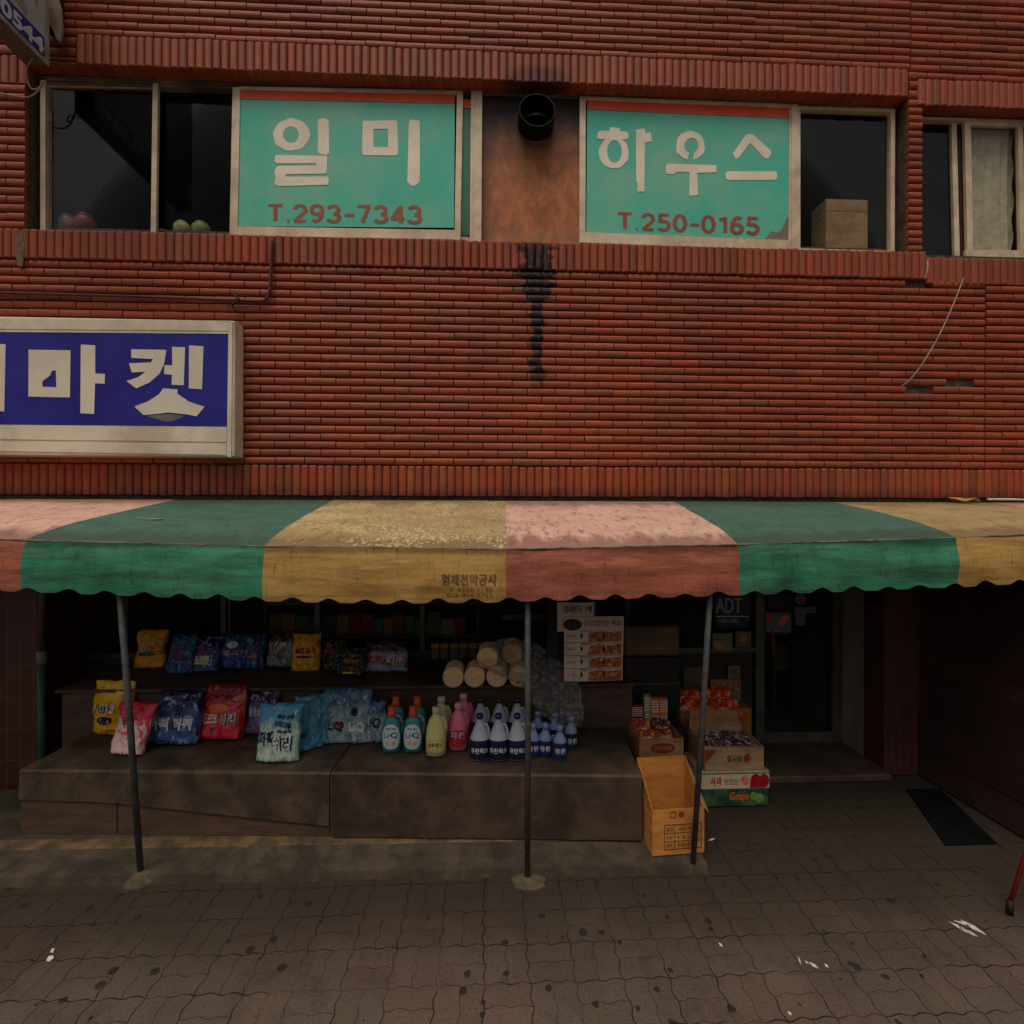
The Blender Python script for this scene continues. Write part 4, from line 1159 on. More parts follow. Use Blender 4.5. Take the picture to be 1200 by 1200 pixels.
PM = {
 'yellow': pouch_mat('pouch yellow', (236, 176, 12), (244, 190, 20), [((226, 130, 12), .58, .66, 4)]),
 'orange': pouch_mat('pouch orange yellow', (236, 160, 10), (226, 160, 20), [((214, 84, 20), .60, .68, 4)]),
 'navy': pouch_mat('pouch navy', (50, 78, 132), (14, 24, 60), [((140, 160, 200), .56, .66, 6), ((30, 24, 70), .58, .66, 4)]),
 'red': pouch_mat('pouch red', (222, 34, 50), (136, 20, 42), [((228, 110, 84), .56, .66, 4), ((110, 16, 40), .6, .68, 5)]),
 'pink': pouch_mat('pouch pink', (238, 196, 192), (206, 24, 52), [((236, 40, 84), .56, .62, 4)]),
 'sky': pouch_mat('pouch sky blue', (170, 190, 170), (52, 138, 176), [((96, 150, 160), .56, .66, 5), ((196, 186, 150), .62, .7, 7)]),
 'teal': pouch_mat('pouch teal blue', (60, 134, 160), (66, 128, 148), [((110, 150, 156), .58, .66, 5)]),
 'white': pouch_mat('pouch white blue', (150, 164, 166), (52, 84, 120), [((90, 130, 140), .54, .62, 6), ((190, 190, 180), .6, .68, 7)]),
 'violet': pouch_mat('pouch violet', (120, 100, 150), (40, 26, 56), [((180, 150, 180), .58, .66, 6), ((120, 110, 30), .66, .72, 5)]),
 'blue': pouch_mat('pouch blue', (34, 64, 128), (24, 60, 92), [((120, 150, 180), .58, .66, 6), ((24, 120, 90), .62, .7, 4)]),
 'dark': pouch_mat('pouch dark green', (34, 34, 30), (26, 26, 24), [((96, 100, 40), .56, .62, 6), ((100, 36, 30), .62, .68, 5)]),
 'plum': pouch_mat('pouch plum', (150, 150, 150), (70, 26, 36), [((90, 110, 80), .58, .64, 6), ((120, 30, 40), .6, .66, 4)]),
}
INK = {n: mat('ink ' + n, c, c, 9, .4) for n, c in (('white', (220, 216, 208)), ('navy', (22, 26, 70)), ('red', (186, 30, 34)), ('green', (30, 90, 74)), ('black', (20, 18, 20)), ('orange', (220, 110, 30)), ('yellow', (226, 190, 60)), ('blue', (30, 60, 150)))}
def pouch(label, px, pyb, w_, h, t, kind, texts=(), Y=None, Z=None, lean=6, rz=0, group=None, twin=False, spots=(), cat='detergent bag', name='detergent_bag', gather=0.0, seed=None):
    """soft filled bag standing on surface height Z, foot measured at (px, pyb)"""
    if Y is None:
        p = PZ(px, pyb, Z); X_, Y = p.x, p.y
    else: X_ = PY(px, pyb, Y).x
    sd_ = random.random()*50 if seed is None else seed
    T_ = thing(name, label, cat, (X_, Y + t*.5, Z), R(rz), group, rx=R(-lean))
    def front(u, v):
        eu = max(0, 1 - abs(u)**3.2)**.5
        if twin: eu *= .62 + .38*abs(math.sin(math.pi*(u)))**.5 if abs(u) < .5 else 1.0
        ev = max(0, min(1, (1 - v)*3.6))**.55 * (1 - .25*v) * (1 if v > .06 else .78 + .22*v/.06)
        b_ = t*.5*eu*ev
        cr_ = .020*mn.noise(Vector((u*2.6 + sd_, v*3.2, 1))) - .026*abs(mn.noise(Vector((u*2.3 + sd_, v*4.6, 4)))) - .014*abs(mn.noise(Vector((u*5.5 + sd_, v*7 + u*3, 8)))) + .010
        wig = .020*mn.noise(Vector((v*3, sd_, u)))
        ww = w_*.5*(1 - gather*max(0, v - .6)/.4)*(1 - .03*math.sin(v*math.pi))
        return (u*ww + wig, -(b_ + cr_*eu*min(1, (1-v)*5) + .002), v*h + .018*mn.noise(Vector((u*2.6, sd_, 7)))*v**2)
    nu, nv = 34, 34
    b_ = MB()
    for j in range(nv + 1):
        for i in range(nu + 1): b_.v.append(front(2*i/nu - 1, j/nv))
    for j in range(nv + 1):
        for i in range(nu + 1):
            x, y, z = front(2*i/nu - 1, j/nv); b_.v.append((x, -y*.8, z))
    n1 = (nu+1)*(nv+1)
    for j in range(nv):
        for i in range(nu):
            a = j*(nu+1)+i
            b_.face((a, a+1, a+nu+2, a+nu+1)); b_.face((n1+a, n1+a+nu+1, n1+a+nu+2, n1+a+1))
    for i in range(nu):
        b_.face((i+1, i, n1+i, n1+i+1)); a = nv*(nu+1)+i; b_.face((a, a+1, n1+a+1, n1+a))
    for j in range(nv):
        a = j*(nu+1); b_.face((a, a+nu+1, n1+a+nu+1, n1+a)); a += nu; b_.face((a+nu+1, a, n1+a, n1+a+nu+1))
    b_.build('bag', PM[kind], T_, smooth=True)
    def fs(u, v, d):
        x, y, z = front(max(-.97, min(.97, u)), max(.01, min(.97, v))); return (x, y - .003 - d, z)
    for outl, ink in spots:
        q_ = MB(); n = 16
        cx, cy, rx_, ry_ = outl
        L = [[(cx + rx_*r*math.cos(2*math.pi*k_/n), cy + ry_*r*math.sin(2*math.pi*k_/n)) for k_ in range(n)] for r in (.02, .35, .7, 1)]
        q_.rings([[fs(u, v, -.001) for u, v in l] for l in L], caps=True)
        q_.build('print', INK[ink], T_)
    for s_, bx, ink in texts:
        q_ = MB(); words(q_, s_, bx, fs, bold=.012 if len(s_) < 4 else .006); q_.build('lettering', INK[ink], T_)
    return T_
# lower row, left to right (foot points measured on the platform)
pouch('tall yellow detergent bag at the left end of the lower row', 127, 862, .34, .415, .13, 'yellow', [('스파크', (-.85, .40, .35, .58), 'white'), ('스파크', (-.82, .39, .38, .57), 'navy')], Z=Z1, rz=-6, spots=[((-.25, .27, .4, .08), 'navy'), ((.1, .08, .5, .03), 'orange')], lean=3)
pouch('pink and white detergent bag leaning on the left awning pole', 143, 887, .27, .36, .11, 'pink', [('피죤', (-.5, .5, .3, .7), 'red')], Z=Z1, rz=-10, lean=18, gather=-.2)
pouch('navy blue twin pack of laundry powder next to the pink bag', 196, 876, .40, .385, .16, 'navy', [('퍼펙', (-.85, .27, -.12, .48), 'white'), ('퍼펙', (.08, .27, .8, .48), 'white')], Z=Z1, rz=-6, lean=16, twin=True, gather=.12)
pouch('red twin pack of laundry powder in the lower row', 252, 870, .37, .41, .15, 'red', [('테크', (-.85, .27, -.12, .45), 'white'), ('쉐리', (.0, .27, .75, .45), 'white'), ('쉐리', (.03, .26, .78, .44), 'navy')], Z=Z1, rz=-4, lean=16, twin=True, gather=.14, spots=[((-.1, .55, .5, .09), 'orange')])
pouch('violet and dark detergent bag half hidden behind the sky blue bags', 302, 862, .27, .34, .12, 'violet', [('한스', (-.7, .4, .2, .58), 'white')], Z=Z1, lean=12)
for i, (px, py, lb) in enumerate(((380, 884, 'hindmost of the three teal refill bags leaning right of the sky blue bag'), (366, 889, 'middle one of the three teal refill bags leaning right of the sky blue bag'), (351, 893, 'foremost of the three teal refill bags, touching the sky blue bag'))):
    pouch(lb, px - 12, py - 8, .28, .37 - .02*i, .08, 'teal', ([('샤', (.5, .25, .8, .45), 'navy')] if i == 2 else []), Z=Z1, rz=24, lean=12, group='teal refill bags')
pouch('large sky blue and white refill bag standing foremost on the platform', 321, 895, .31, .385, .11, 'sky', [('퍼펙', (-.85, .28, -.1, .52), 'navy'), ('쉬리', (-.05, .2, .75, .44), 'navy'), ('쉬리', (-.08, .21, .72, .45), 'white'), ('세탁용 분말', (.0, .74, .75, .81), 'navy'), ('1000g', (-.05, .58, .7, .69), 'navy'), ('섬유세제', (.1, .50, .7, .55), 'navy')], Z=Z1, rz=-4, lean=12)
pouch('white and blue twin refill pack between the teal bags and the small pouch', 404, 873, .36, .40, .12, 'white', [('LiQ', (-.75, .22, -.15, .40), 'navy'), ('LiQ', (.1, .2, .8, .38), 'white')], Z=Z1, rz=-3, lean=10, twin=True, spots=[((.35, .58, .16, .09), 'black'), ((-.25, .34, .12, .06), 'red')])
pouch('small white refill pouch beside the teal bottles', 438, 871, .17, .30, .09, 'white', [('LiQ', (-.75, .36, .5, .58), 'navy')], Z=Z1, rz=-3, lean=8)
# upper row on the step
U = [('bright yellow detergent bag at the left end of the upper row', 171, 784, .27, .34, 'orange', [('비트', (-.7, .42, .5, .62), 'white'), ('비트', (-.67, .41, .53, .61), 'red')], [((-.1, .36, .6, .06), 'green')]),
     ('blue detergent bag with red lettering next to the yellow one in the upper row', 206, 791, .25, .34, 'blue', [('테크', (-.4, .38, .5, .52), 'red')], []),
     ('dark bag with a pale burst, third in the upper row', 234, 789, .27, .32, 'navy', [('옥시', (-.6, .45, .6, .6), 'red'), ('크린', (-.5, .18, .6, .42), 'white')], [((0, .3, .45, .12), 'yellow')]),
     ('blue green bag with red and white lettering, fourth in the upper row', 269, 785, .25, .31, 'blue', [('옥시', (-.75, .35, .75, .52), 'white'), ('옥시', (-.72, .34, .78, .51), 'red')], [((0, .68, .35, .1), 'white')]),
     ('narrow dark blue bag with an orange stripe in the upper row', 294, 786, .18, .31, 'blue', [('수퍼', (-.6, .45, .6, .62), 'red')], [((.1, .36, .6, .05), 'orange')]),
     ('plum and white bag left of the second yellow bag in the upper row', 325, 783, .26, .32, 'plum', [('비트', (-.8, .48, .6, .68), 'white'), ('비트', (-.77, .47, .63, .67), 'red')], []),
     ('orange yellow bag near the middle of the upper row', 356, 788, .25, .325, 'orange', [('비트', (-.65, .45, .65, .63), 'navy'), ('비트', (-.68, .46, .62, .64), 'red')], [((0, .38, .65, .035), 'navy'), ((.2, .18, .07, .03), 'red'), ((-.3, .16, .07, .03), 'orange')]),
     ('black and red bag right of the orange yellow bag in the upper row', 387, 788, .19, .27, 'dark', [('비트', (-.7, .55, .6, .72), 'red')], []),
     ('black bag with a yellow green ring in the upper row', 408, 794, .25, .25, 'dark', [('헤어', (-.5, .4, .5, .55), 'orange')], [((0, .1, .4, .03), 'yellow')])]
for i, (lb, px, py, w_, h, kd, tx, sp_) in enumerate(U):
    pouch(lb, px, py, w_, h, .11, kd, tx, Z=Z2, rz=(-10 if i == 1 else random.uniform(-6, 6)), lean=10 + (i % 3)*3, spots=sp_)
pouch('clear wrapped twin pack with pale blue foot at the right end of the upper row', 451, 789, .40, .26, .12, 'plum', [('비트', (-.85, .3, -.15, .55), 'red'), ('비트', (.1, .28, .8, .56), 'white'), ('비트', (.13, .27, .83, .55), 'red')], Z=Z2, twin=True, lean=8, gather=.1, spots=[((0, .04, .92, .035), 'blue')])

# ------------------------------------------------------------------ goods: bottles
def plastic(name, c, c2=None, rough=.3): return mat('plastic ' + name, c, c2 or tuple(v*.93 for v in c), 8, rough, spec=.5)
def bottle_proto(kind, name, H, prof, sx, sy, mbody, cap_prof, mcap, label_box, mlabel, texts, handle=False, e=2.6, cat='bottle'):
    T_ = thing(name, 'x', cat)
    MB().lathe(prof, 26, sx=sx, sy=sy, e=e).build('body', mbody, T_, smooth=True)
    MB().lathe(cap_prof, 18).build('cap', mcap, T_, smooth=True)
    R0 = max(p[0] for p in prof)
    def surf(u, z, d):
        r = interp([(p[1], p[0]) for p in prof], z)
        a = u*1.42
        q = 2.0/e; ca, sa = math.sin(a), math.cos(a)
        return (r*sx*math.copysign(abs(ca)**q, ca)*1.0, -(r*sy*abs(sa)**q) - .0014 - d, z)
    z0, z1, oval = label_box
    q_ = MB()
    if oval:
        zc_, hz_ = (z0+z1)/2, (z1-z0)/2
        q_.rings([[surf(a_, b_, .0006) for a_, b_ in ellipse((0, zc_), .78*rr, hz_*rr, 40)] for rr in [.01] + [k_/12 for k_ in range(1, 13)]])
    else:
        G = [[surf(-.98 + 1.96*i_/28, z0 + (z1-z0)*j_/8, .0004) for i_ in range(29)] for j_ in range(9)]
        q_.rings(G, caps=False, closed=False)
    q_.build('label', mlabel, T_, smooth=True)
    for s_, bx, ink in texts:
        q_ = MB(); words(q_, s_, bx, lambda u, v, d: surf(u, v, .0015 + d), bold=.0012); q_.build('lettering', INK[ink], T_)
    if handle:
        hx, hz0, hz1, hr = handle
        MB().tube([(hx*.45, 0, hz1), (hx*.80, 0, hz1 + .006), (hx*1.08, 0, hz1 - (hz1-hz0)*.25), (hx*1.14, 0, (hz0+hz1)/2 - .01), (hx*1.05, 0, hz0)], hr, 10).build('handle', mbody, T_, smooth=True)
    return T_
first = {}
def copy_tree(o, parent=None):
    c = o.copy(); COL.objects.link(c); c.parent = parent
    for ch in o.children: copy_tree(ch, c)
    return c
def place(kind, proto, px, py, label, Z=Z1, rz=0, group=None, sc=1.0):
    t = proto if kind not in first else copy_tree(proto)
    first[kind] = 1
    p = PZ(px, py, Z); t.location = (p.x, p.y, Z); t.rotation_euler = (0, 0, R(rz)); t.scale = (sc, sc, sc)
    t['label'] = label
    if group: t['group'] = group
    return t
liq = bottle_proto('liq', 'detergent_bottle', .34, [(.045, 0), (.066, .008), (.070, .05), (.072, .12), (.068, .19), (.058, .235), (.03, .262), (.02, .27)], 1.0, .6,
                   plastic('teal', (20, 128, 124)), [(.031, .262), (.033, .268), (.033, .292), (.029, .298), (.028, .33), (.025, .338)], plastic('orange', (206, 76, 24)),
                   (.025, .215, True), plastic('label white', (196, 206, 204)), [('LiQ', (-.48, .11, .48, .155), 'navy'), ('액체세제', (-.3, .175, .3, .188), 'blue'), ('리큐', (-.3, .055, .3, .09), 'orange')])
for px, py, lb in ((459, 880, 'teal detergent bottle with orange cap, front left of its four'), (484, 880, 'teal detergent bottle with orange cap, front right of its four'),
                   (464, 866, 'teal detergent bottle behind, back left of its four'), (489, 866, 'teal detergent bottle behind, back right of its four')):
    place('liq', liq, px, py, lb, group='teal detergent bottles with orange caps')
def jug(name, cbody, ccap, lab, texts, clab, H=.355, capc=None, sc=1):
    return bottle_proto(name, 'softener_jug' if 'soft' in name else 'bleach_bottle', H, [(.05, 0), (.070, .008), (.073, .05), (.073, .15), (.066, .205), (.050, .255), (.030, .285), (.024, .295), (.024, .305)], 1.0, .72,
                        plastic(name, cbody), [(.026, .303), (.029, .306), (.029, .340), (.026, .345)], plastic(name + ' cap', ccap), lab, plastic(name + ' label', clab), texts, handle=(.062, .15, .262, .0125), e=2.4)
cream = jug('soft cream', (204, 186, 128), (206, 196, 176), (.03, .13, True), [('섬유린스', (-.5, .075, .5, .105), 'black')], (196, 176, 110))
place('cream', cream, 511, 884, 'cream yellow softener jug standing in front of its pale twin', sc=1.02, group='cream softener jugs')
place('cream', cream, 517, 868, 'cream yellow softener jug behind its twin, beside the pink jugs', sc=1.0, group='cream softener jugs')
pink = jug('soft pink', (222, 110, 140), (226, 170, 170), (.03, .16, True), [('피죤', (-.5, .095, .5, .145), 'white'), ('피죤', (-.45, .09, .55, .14), 'navy')], (190, 34, 52))
place('pink', pink, 537, 877, 'pink softener jug with red label in front of its twin', group='pink softener jugs')
place('pink', pink, 543, 864, 'pink softener jug behind its twin, only its shoulder showing', group='pink softener jugs')
bleach = bottle_proto('bleach', 'bleach_bottle', .34, [(.05, 0), (.072, .006), (.076, .04), (.076, .115), (.070, .15), (.046, .215), (.027, .262), (.019, .28), (.019, .292)], 1.0, .85,
                      plastic('bleach white', (166, 170, 178)), [(.021, .288), (.026, .292), (.025, .318), (.012, .326)], plastic('navy cap', (24, 28, 78)),
                      (.012, .148, False), plastic('label navy', (16, 22, 52)), [('유한락스', (-.62, .06, .62, .098), 'white')], handle=(.058, .13, .24, .011), e=2.1)
gb = 'white bleach bottles with navy labels'
for i, px in enumerate((562, 584, 606)):
    place('bleach', bleach, px, 888, ('leftmost', 'middle', 'rightmost')[i] + ' white bleach bottle of the front row, left of the middle pole', group=gb, rz=random.uniform(-6, 6))
for i, px in enumerate((563, 585, 606)):
    place('bleach', bleach, px, 866, ('leftmost', 'middle', 'rightmost')[i] + ' white bleach bottle of the second row, handle showing above the front row', group=gb, rz=random.uniform(-6, 6))
small = bottle_proto('small', 'cleaner_bottle', .25, [(.036, 0), (.048, .006), (.050, .03), (.050, .12), (.046, .145), (.028, .175), (.020, .195), (.018, .205)], 1.0, .8,
                     plastic('bluish white', (120, 134, 168)), [(.021, .203), (.026, .206), (.026, .232), (.020, .245)], plastic('blue white cap', (116, 128, 178)),
                     (.01, .125, False), plastic('label dark blue', (22, 34, 78)), [('유한', (-.6, .05, .6, .09), 'white')], e=2.0)
for px, py, lb in ((625, 886, 'pale blue cleaner bottle just right of the middle pole'), (639, 886, 'second pale blue cleaner bottle right of the middle pole'),
                   (656, 889, 'foremost pale blue cleaner bottle standing a little apart at right'), (630, 870, 'pale blue cleaner bottle in the back row behind the second one'),
                   (650, 872, 'pale blue cleaner bottle in the back row under the plastic bag'), (669, 877, 'rightmost pale blue cleaner bottle at the end of the row')):
    place('small', small, px, py, lb, group='small pale blue cleaner bottles', rz=random.uniform(-10, 10), sc=1.0)

# ------------------------------------------------------------------ rice cracker stacks in clear plastic
kk = NT('puffed rice crackers')
c = kk.mix(kk.ramp(kk.noise(40, 5, .7), .35, .7), lin((252, 212, 158)), lin((232, 182, 124)))
kk.l(c, kk.b.inputs['Base Color']); kk.b.inputs['Roughness'].default_value = .85; kk.bump(kk.noise(90, 4, .7), .6, .006)
M['cracker'] = kk.m
def cracker(px, py, Y, label, dx=.0):
    c_ = PY(px, py, Y); r = .085
    mb = MB(); L = []
    n = 24; k_ = 0
    def ring(rr, y): return [(rr*math.cos(2*math.pi*i/n), y, rr*math.sin(2*math.pi*i/n)) for i in range(n)]
    L += [ring(.004, -.004), ring(.025, .002), ring(.03, -.006), ring(r*.8, -.004), ring(r*.96, .002)]
    for i in range(15):
        y = .004 + i*.014
        L += [ring(r, y), ring(r, y + .009), ring(r*.955, y + .0115)]
    o = fix_normals(mb.rings(L).build('cracker_stack', M['cracker'], None, smooth=False, loc=(c_.x, Y, c_.z)))
    o.rotation_euler.z = R(dx)
    return tag(o, label, 'crackers', 'stacks of round rice crackers')
YC = 4.195
dz = None
base_z = Z2 + .086
pz = [531, 556, 582, 608]
for i, px in enumerate(pz):
    o = cracker(px, 796, YC, ('leftmost', 'second from left', 'third from left', 'rightmost')[i] + ' stack of round rice crackers in the bottom row', -1 - 1.5*i)
    o.location.z = base_z
o = cracker(571, 774, YC + .02, 'stack of round rice crackers lying on top of the others', -3); o.location.z = base_z + .150
o = cracker(600, 770, YC + .14, 'second upper stack of round rice crackers, under the plastic bag', -5); o.location.z = base_z + .150
# clear plastic bag draped over the right side
kb = NT('clear plastic film')
tr = kb.n('ShaderNodeBsdfTransparent'); tr.inputs[0].default_value = (.93, .92, .9, 1)
gl = kb.n('ShaderNodeBsdfGlossy'); gl.inputs['Roughness'].default_value = .10; gl.inputs[0].default_value = (.9, .9, .9, 1)
df = kb.n('ShaderNodeBsdfDiffuse'); df.inputs[0].default_value = lin((150, 132, 112))
bn = kb.n('ShaderNodeBump'); bn.inputs['Strength'].default_value = 1.0; bn.inputs['Distance'].default_value = .05
kb.l(kb.noise(16, 4, .6, dist=1.2), bn.inputs['Height']); kb.l(bn.outputs[0], gl.inputs['Normal'])
m1 = kb.n('ShaderNodeMixShader'); m1.inputs[0].default_value = .15; kb.l(tr.outputs[0], m1.inputs[1]); kb.l(gl.outputs[0], m1.inputs[2])
m2 = kb.n('ShaderNodeMixShader'); kb.l(kb.ramp(kb.noise(34, 6, .75, (1, 1, 2), dist=2.5), .53, .70, .02, .30), m2.inputs[0]); kb.l(m1.outputs[0], m2.inputs[1]); kb.l(df.outputs[0], m2.inputs[2])
kb.l(m2.outputs[0], kb.out.inputs[0])
mb = MB()
# cross-sections measured along the bag from the crackers down to its crumpled end
secs = [((577, 768), 24, 14, 4.26), ((600, 770), 28, 22, 4.24), ((622, 782), 31, 26, 4.20), ((642, 796), 32, 30, 4.14), ((657, 812), 30, 30, 4.06), ((666, 828), 25, 24, 3.99), ((670, 842), 17, 12, 3.95), ((672, 850), 5, 4, 3.95)]
L = []; n = 72; NK = 44
for q in range(NK + 1):
    f_ = q/NK*(len(secs) - 1); i0 = min(int(f_), len(secs) - 2); t_ = f_ - i0
    (ca, ra, za_, ya), (cb_, rb_, zb_, yb_) = secs[i0], secs[i0 + 1]
    cx, cy = ca[0] + (cb_[0]-ca[0])*t_, ca[1] + (cb_[1]-ca[1])*t_
    rx_, rz_, Y = ra + (rb_-ra)*t_, za_ + (zb_-za_)*t_, ya + (yb_-ya)*t_
    c_ = PY(cx, cy, Y); s_ = Y/600; ring = []
    for i in range(n):
        a = 2*math.pi*i/n; ux, uz = math.cos(a), math.sin(a); k_ = f_
        f = 1.06 + .20*mn.noise(Vector((ux*1.6, uz*1.6, k_*.7))) - .30*abs(mn.noise(Vector((ux*2.6, uz*2.6, k_*.8 + 7)))) - .22*abs(mn.noise(Vector((ux*6 + k_, uz*6, k_*2.2 + 3)))) - .08*abs(mn.noise(Vector((ux*15, uz*15, k_*5))))
        ring.append((c_.x + rx_*s_*f*ux*.85, Y + .12*uz*f*(rz_/30) + .03*ux, c_.z + rz_*s_*f*uz*.9))
    L.append(ring)
o = mb.rings(L).build('plastic_bag', kb.m, None, smooth=True)
tag(o, 'crumpled clear plastic bag draped over the cracker stacks above the bottles', 'plastic bag')

# ------------------------------------------------------------------ posters and signs on the shop front
def poster_thing(name, label, q4, Y, m, cat='poster', th=.004):
    t = thing(name, label, cat, (0, Y, 0))
    b_ = MB(); b_.prism(q4, [], on_wall(Y), th); b_.v = [(v[0], v[1] - Y, v[2]) for v in b_.v]
    fix_normals(b_.build('sheet', m, t))
    return t
def addp(t, name, lst, m, d=.005, th=.001):
    Y = t.location.y; b_ = MB(); f0 = on_wall(Y - d)
    for it in lst: b_.prism(it, [], f0, th)
    b_.v = [(v[0], v[1] - Y, v[2]) for v in b_.v]; return fix_normals(b_.build(name, m, t))
def addw(t, s_, bx, ink, d=.007, bold=.0):
    Y = t.location.y; b_ = MB(); f0 = on_wall(Y - d)
    x0, y0, x1, y1 = bx
    words(b_, s_, (0, 0, 1, 1), lambda u, v, dd: f0(x0 + (x1-x0)*u, y1 + (y0-y1)*v, dd), bold=bold)
    b_.v = [(v[0], v[1] - Y, v[2]) for v in b_.v]; return b_.build('lettering', INK[ink] if ink in INK else ink, t)
def R4(x0, y0, x1, y1): return [(x0, y0), (x1, y0), (x1, y1), (x0, y1)]
paper = mat('poster paper', (214, 196, 176), (196, 178, 158), 6, .6)
YP = 4.13
t = poster_thing('menu_poster', 'upper banner of the snack menu with black headline, partly under the awning', R4(653, 706, 698, 740), YP, paper)
addw(t, '김치만두 1팩', (661, 710, 693, 718), 'black', bold=.006)
addp(t, 'print', [R4(698 - 2, 707, 698, 722)], INK['green'])
t = poster_thing('menu_poster', 'snack menu with red heading and four rows of fried food pictures', [(661, 723), (731, 722), (729, 797), (661, 799)], YP - .012, paper)
addw(t, '삼각김밥전문', (684, 727, 714, 734), 'red', bold=.004)
addw(t, '튀김', (717, 727, 727, 733), 'black', bold=.01)
food = NT('fried food picture')
c = food.mix(food.ramp(food.noise(60, 4, .6), .4, .62), lin((196, 104, 34)), lin((120, 50, 20)))
food.l(food.mix(food.ramp(food.noise(25, 3, .5, off=(4, 4, 4)), .55, .65), c, lin((206, 150, 80))), food.b.inputs['Base Color'])
food.b.inputs['Roughness'].default_value = .5
for i in range(4):
    y = 739 + i*15.2
    addp(t, 'picture', [[(690 + 2*math.sin(i), y + 3), (703, y + .5), (712, y + 2), (728.5, y), (728, y + 12.5), (689, y + 13)]], food.m)
    addp(t, 'print', [ellipse((681.5, y + 6), 1.3, 3.2, 10), ellipse((707.5, y + 6), 1.4, 3, 10)], INK['black'], .0065)
    addp(t, 'rule', [R4(662, y + 14, 729, y + 14.5)], INK['black'], .006)
    addw(t, '매콤한 치킨', (680, y - .5, 694, y + 2), 'black')
    addw(t, ('닭다리', '김말이', '새우링', '감자')[i], (664, y + 5, 674, y + 8.5), 'red')
# dark plum shape on the poster top
addp(t, 'print', [ellipse((671, 732), 11, 7, 18)], mat('dark grape print', (36, 26, 40), (24, 34, 26), 30, .5), .0065)
# support post behind posters
st = poster_thing('steel_post', 'dark square steel post of the shopfront behind the menu posters', R4(641, 640, 656, 861), 4.20, mat('post dark', (40, 38, 36), None, 4, .6), 'post', -.05)
st.location.z = 0
# tan cabinet with dark glass front
cb = thing('warmer_cabinet', 'tan counter cabinet with a dark glass band behind the snack boxes', 'cabinet', (0, 4.6, 0))
def cbox(name, x0, y0, x1, y1, Y, dep, m, bev=.004):
    a_, b_ = PY(x0, y0, Y), PY(x1, y1, Y); q_ = MB(); q_.box((a_.x, Y - 4.6, b_.z), (b_.x, Y - 4.6 + dep, a_.z), 0, bev); return q_.build(name, m, cb)
cbox('hood', 731, 734, 797, 769, 4.58, .34, mat('cabinet tan', (108, 84, 58), (90, 70, 50), 4, .6), .02)
cbox('glass_front', 732, 770.5, 796, 800, 4.60, .3, mat('dark cabinet glass', (10, 14, 16), (14, 18, 20), 3, .08))
cbox('ledge', 729, 800.5, 797, 802.5, 4.58, .3, M['mull'])
cbox('base', 731, 803, 797, 892, 4.60, .3, mat('cabinet mesh base', (40, 40, 36), (26, 26, 24), 60, .6))
# ADT sticker
t = poster_thing('security_sticker', 'dark blue security sticker reading ADT on the shop glass', [(838, 697), (879, 697), (879, 728), (872, 736), (844, 736), (838, 730)], YB - .03, mat('sticker navy', (28, 36, 52), (24, 30, 44), 5, .4), 'sticker')
addw(t, 'ADT', (839, 701, 869, 718), mat('sticker grey letters', (160, 162, 156), None, 5, .5), bold=.012)
addp(t, 'rule', [R4(839, 722, 878, 722.8)], INK['white'])
addw(t, '1588-6400', (842, 725, 866, 730), mat('sticker grey letters', (160, 162, 156)), bold=.004)
t = poster_thing('poster', 'two small cream notices side by side on the glass below the security sticker', R4(835, 742, 858, 763), YB - .03, mat('notice cream', (120, 104, 80), (104, 90, 70), 10, .6)); 
addp(t, 'print', [R4(837, 752, 849, 761)], mat('notice orange', (170, 120, 80), None, 9, .6))
t = poster_thing('poster', 'orange tinted notice right of the cream one on the shop glass', R4(862, 740, 880, 758), YB - .03, mat('notice tan', (112, 92, 70), (94, 78, 60), 12, .6))
addp(t, 'print', [ellipse((871, 749), 5, 5, 14)], mat('notice orange', (170, 120, 80)))
t = poster_thing('poster', 'narrow product poster with small red squares left of the right pole', R4(801, 782, 826, 816), YB - .03, mat('poster grey green', (96, 90, 74), (80, 76, 62), 12, .6))
addp(t, 'print', [R4(803, 784, 808, 790), R4(811, 784, 816, 790), R4(804, 800, 820, 814)], mat('poster print dull', (110, 56, 44), (70, 80, 60), 40, .6))
t = poster_thing('poster', 'food poster with orange pictures right of the right pole', R4(832, 796, 868, 829), YB - .03, mat('poster pale grey', (120, 112, 96), (100, 94, 80), 12, .6))
addp(t, 'print', [R4(833, 799, 850, 813), R4(855, 798, 866, 809)], food.m)
t = poster_thing('poster', 'small portrait-format notice pinned above the food poster', R4(853, 780, 867, 795), YB - .03, mat('poster pale grey', (120, 112, 96)))
addp(t, 'print', [R4(856, 783, 864, 790)], mat('poster print dull', (110, 56, 44)))
# door stickers
t = poster_thing('poster', 'ice cream poster with orange cone on the glass door', R4(897, 718, 927, 741), YB - .035, mat('poster blue grey', (104, 110, 116), (84, 90, 98), 12, .5))
addp(t, 'print', [[(910, 733), (920, 720), (925, 723), (917, 734)]], INK['orange']); addp(t, 'print', [ellipse((902, 725), 4, 4, 12)], INK['red'], .0065)
t = poster_thing('sticker', 'round pale sticker with red mark on the glass door top', ellipse((938, 702), 6.5, 6.5, 20), YB - .035, mat('poster blue grey', (104, 110, 116)))
addp(t, 'print', [ellipse((938, 702), 3, 3, 12)], INK['red'])
t = poster_thing('sticker', 'pale cross-shaped sticker below the round one on the glass door', [(931, 711), (956, 711), (956, 718), (944, 718), (944, 733), (932, 733)], YB - .035, mat('poster blue grey', (104, 110, 116)))
t = poster_thing('sticker', 'dark blue half round sticker above the ice cream poster on the door', [(900, 696), (930, 696), (928, 708), (920, 714), (906, 714), (900, 708)], YB - .035, mat('sticker navy', (28, 36, 52)))

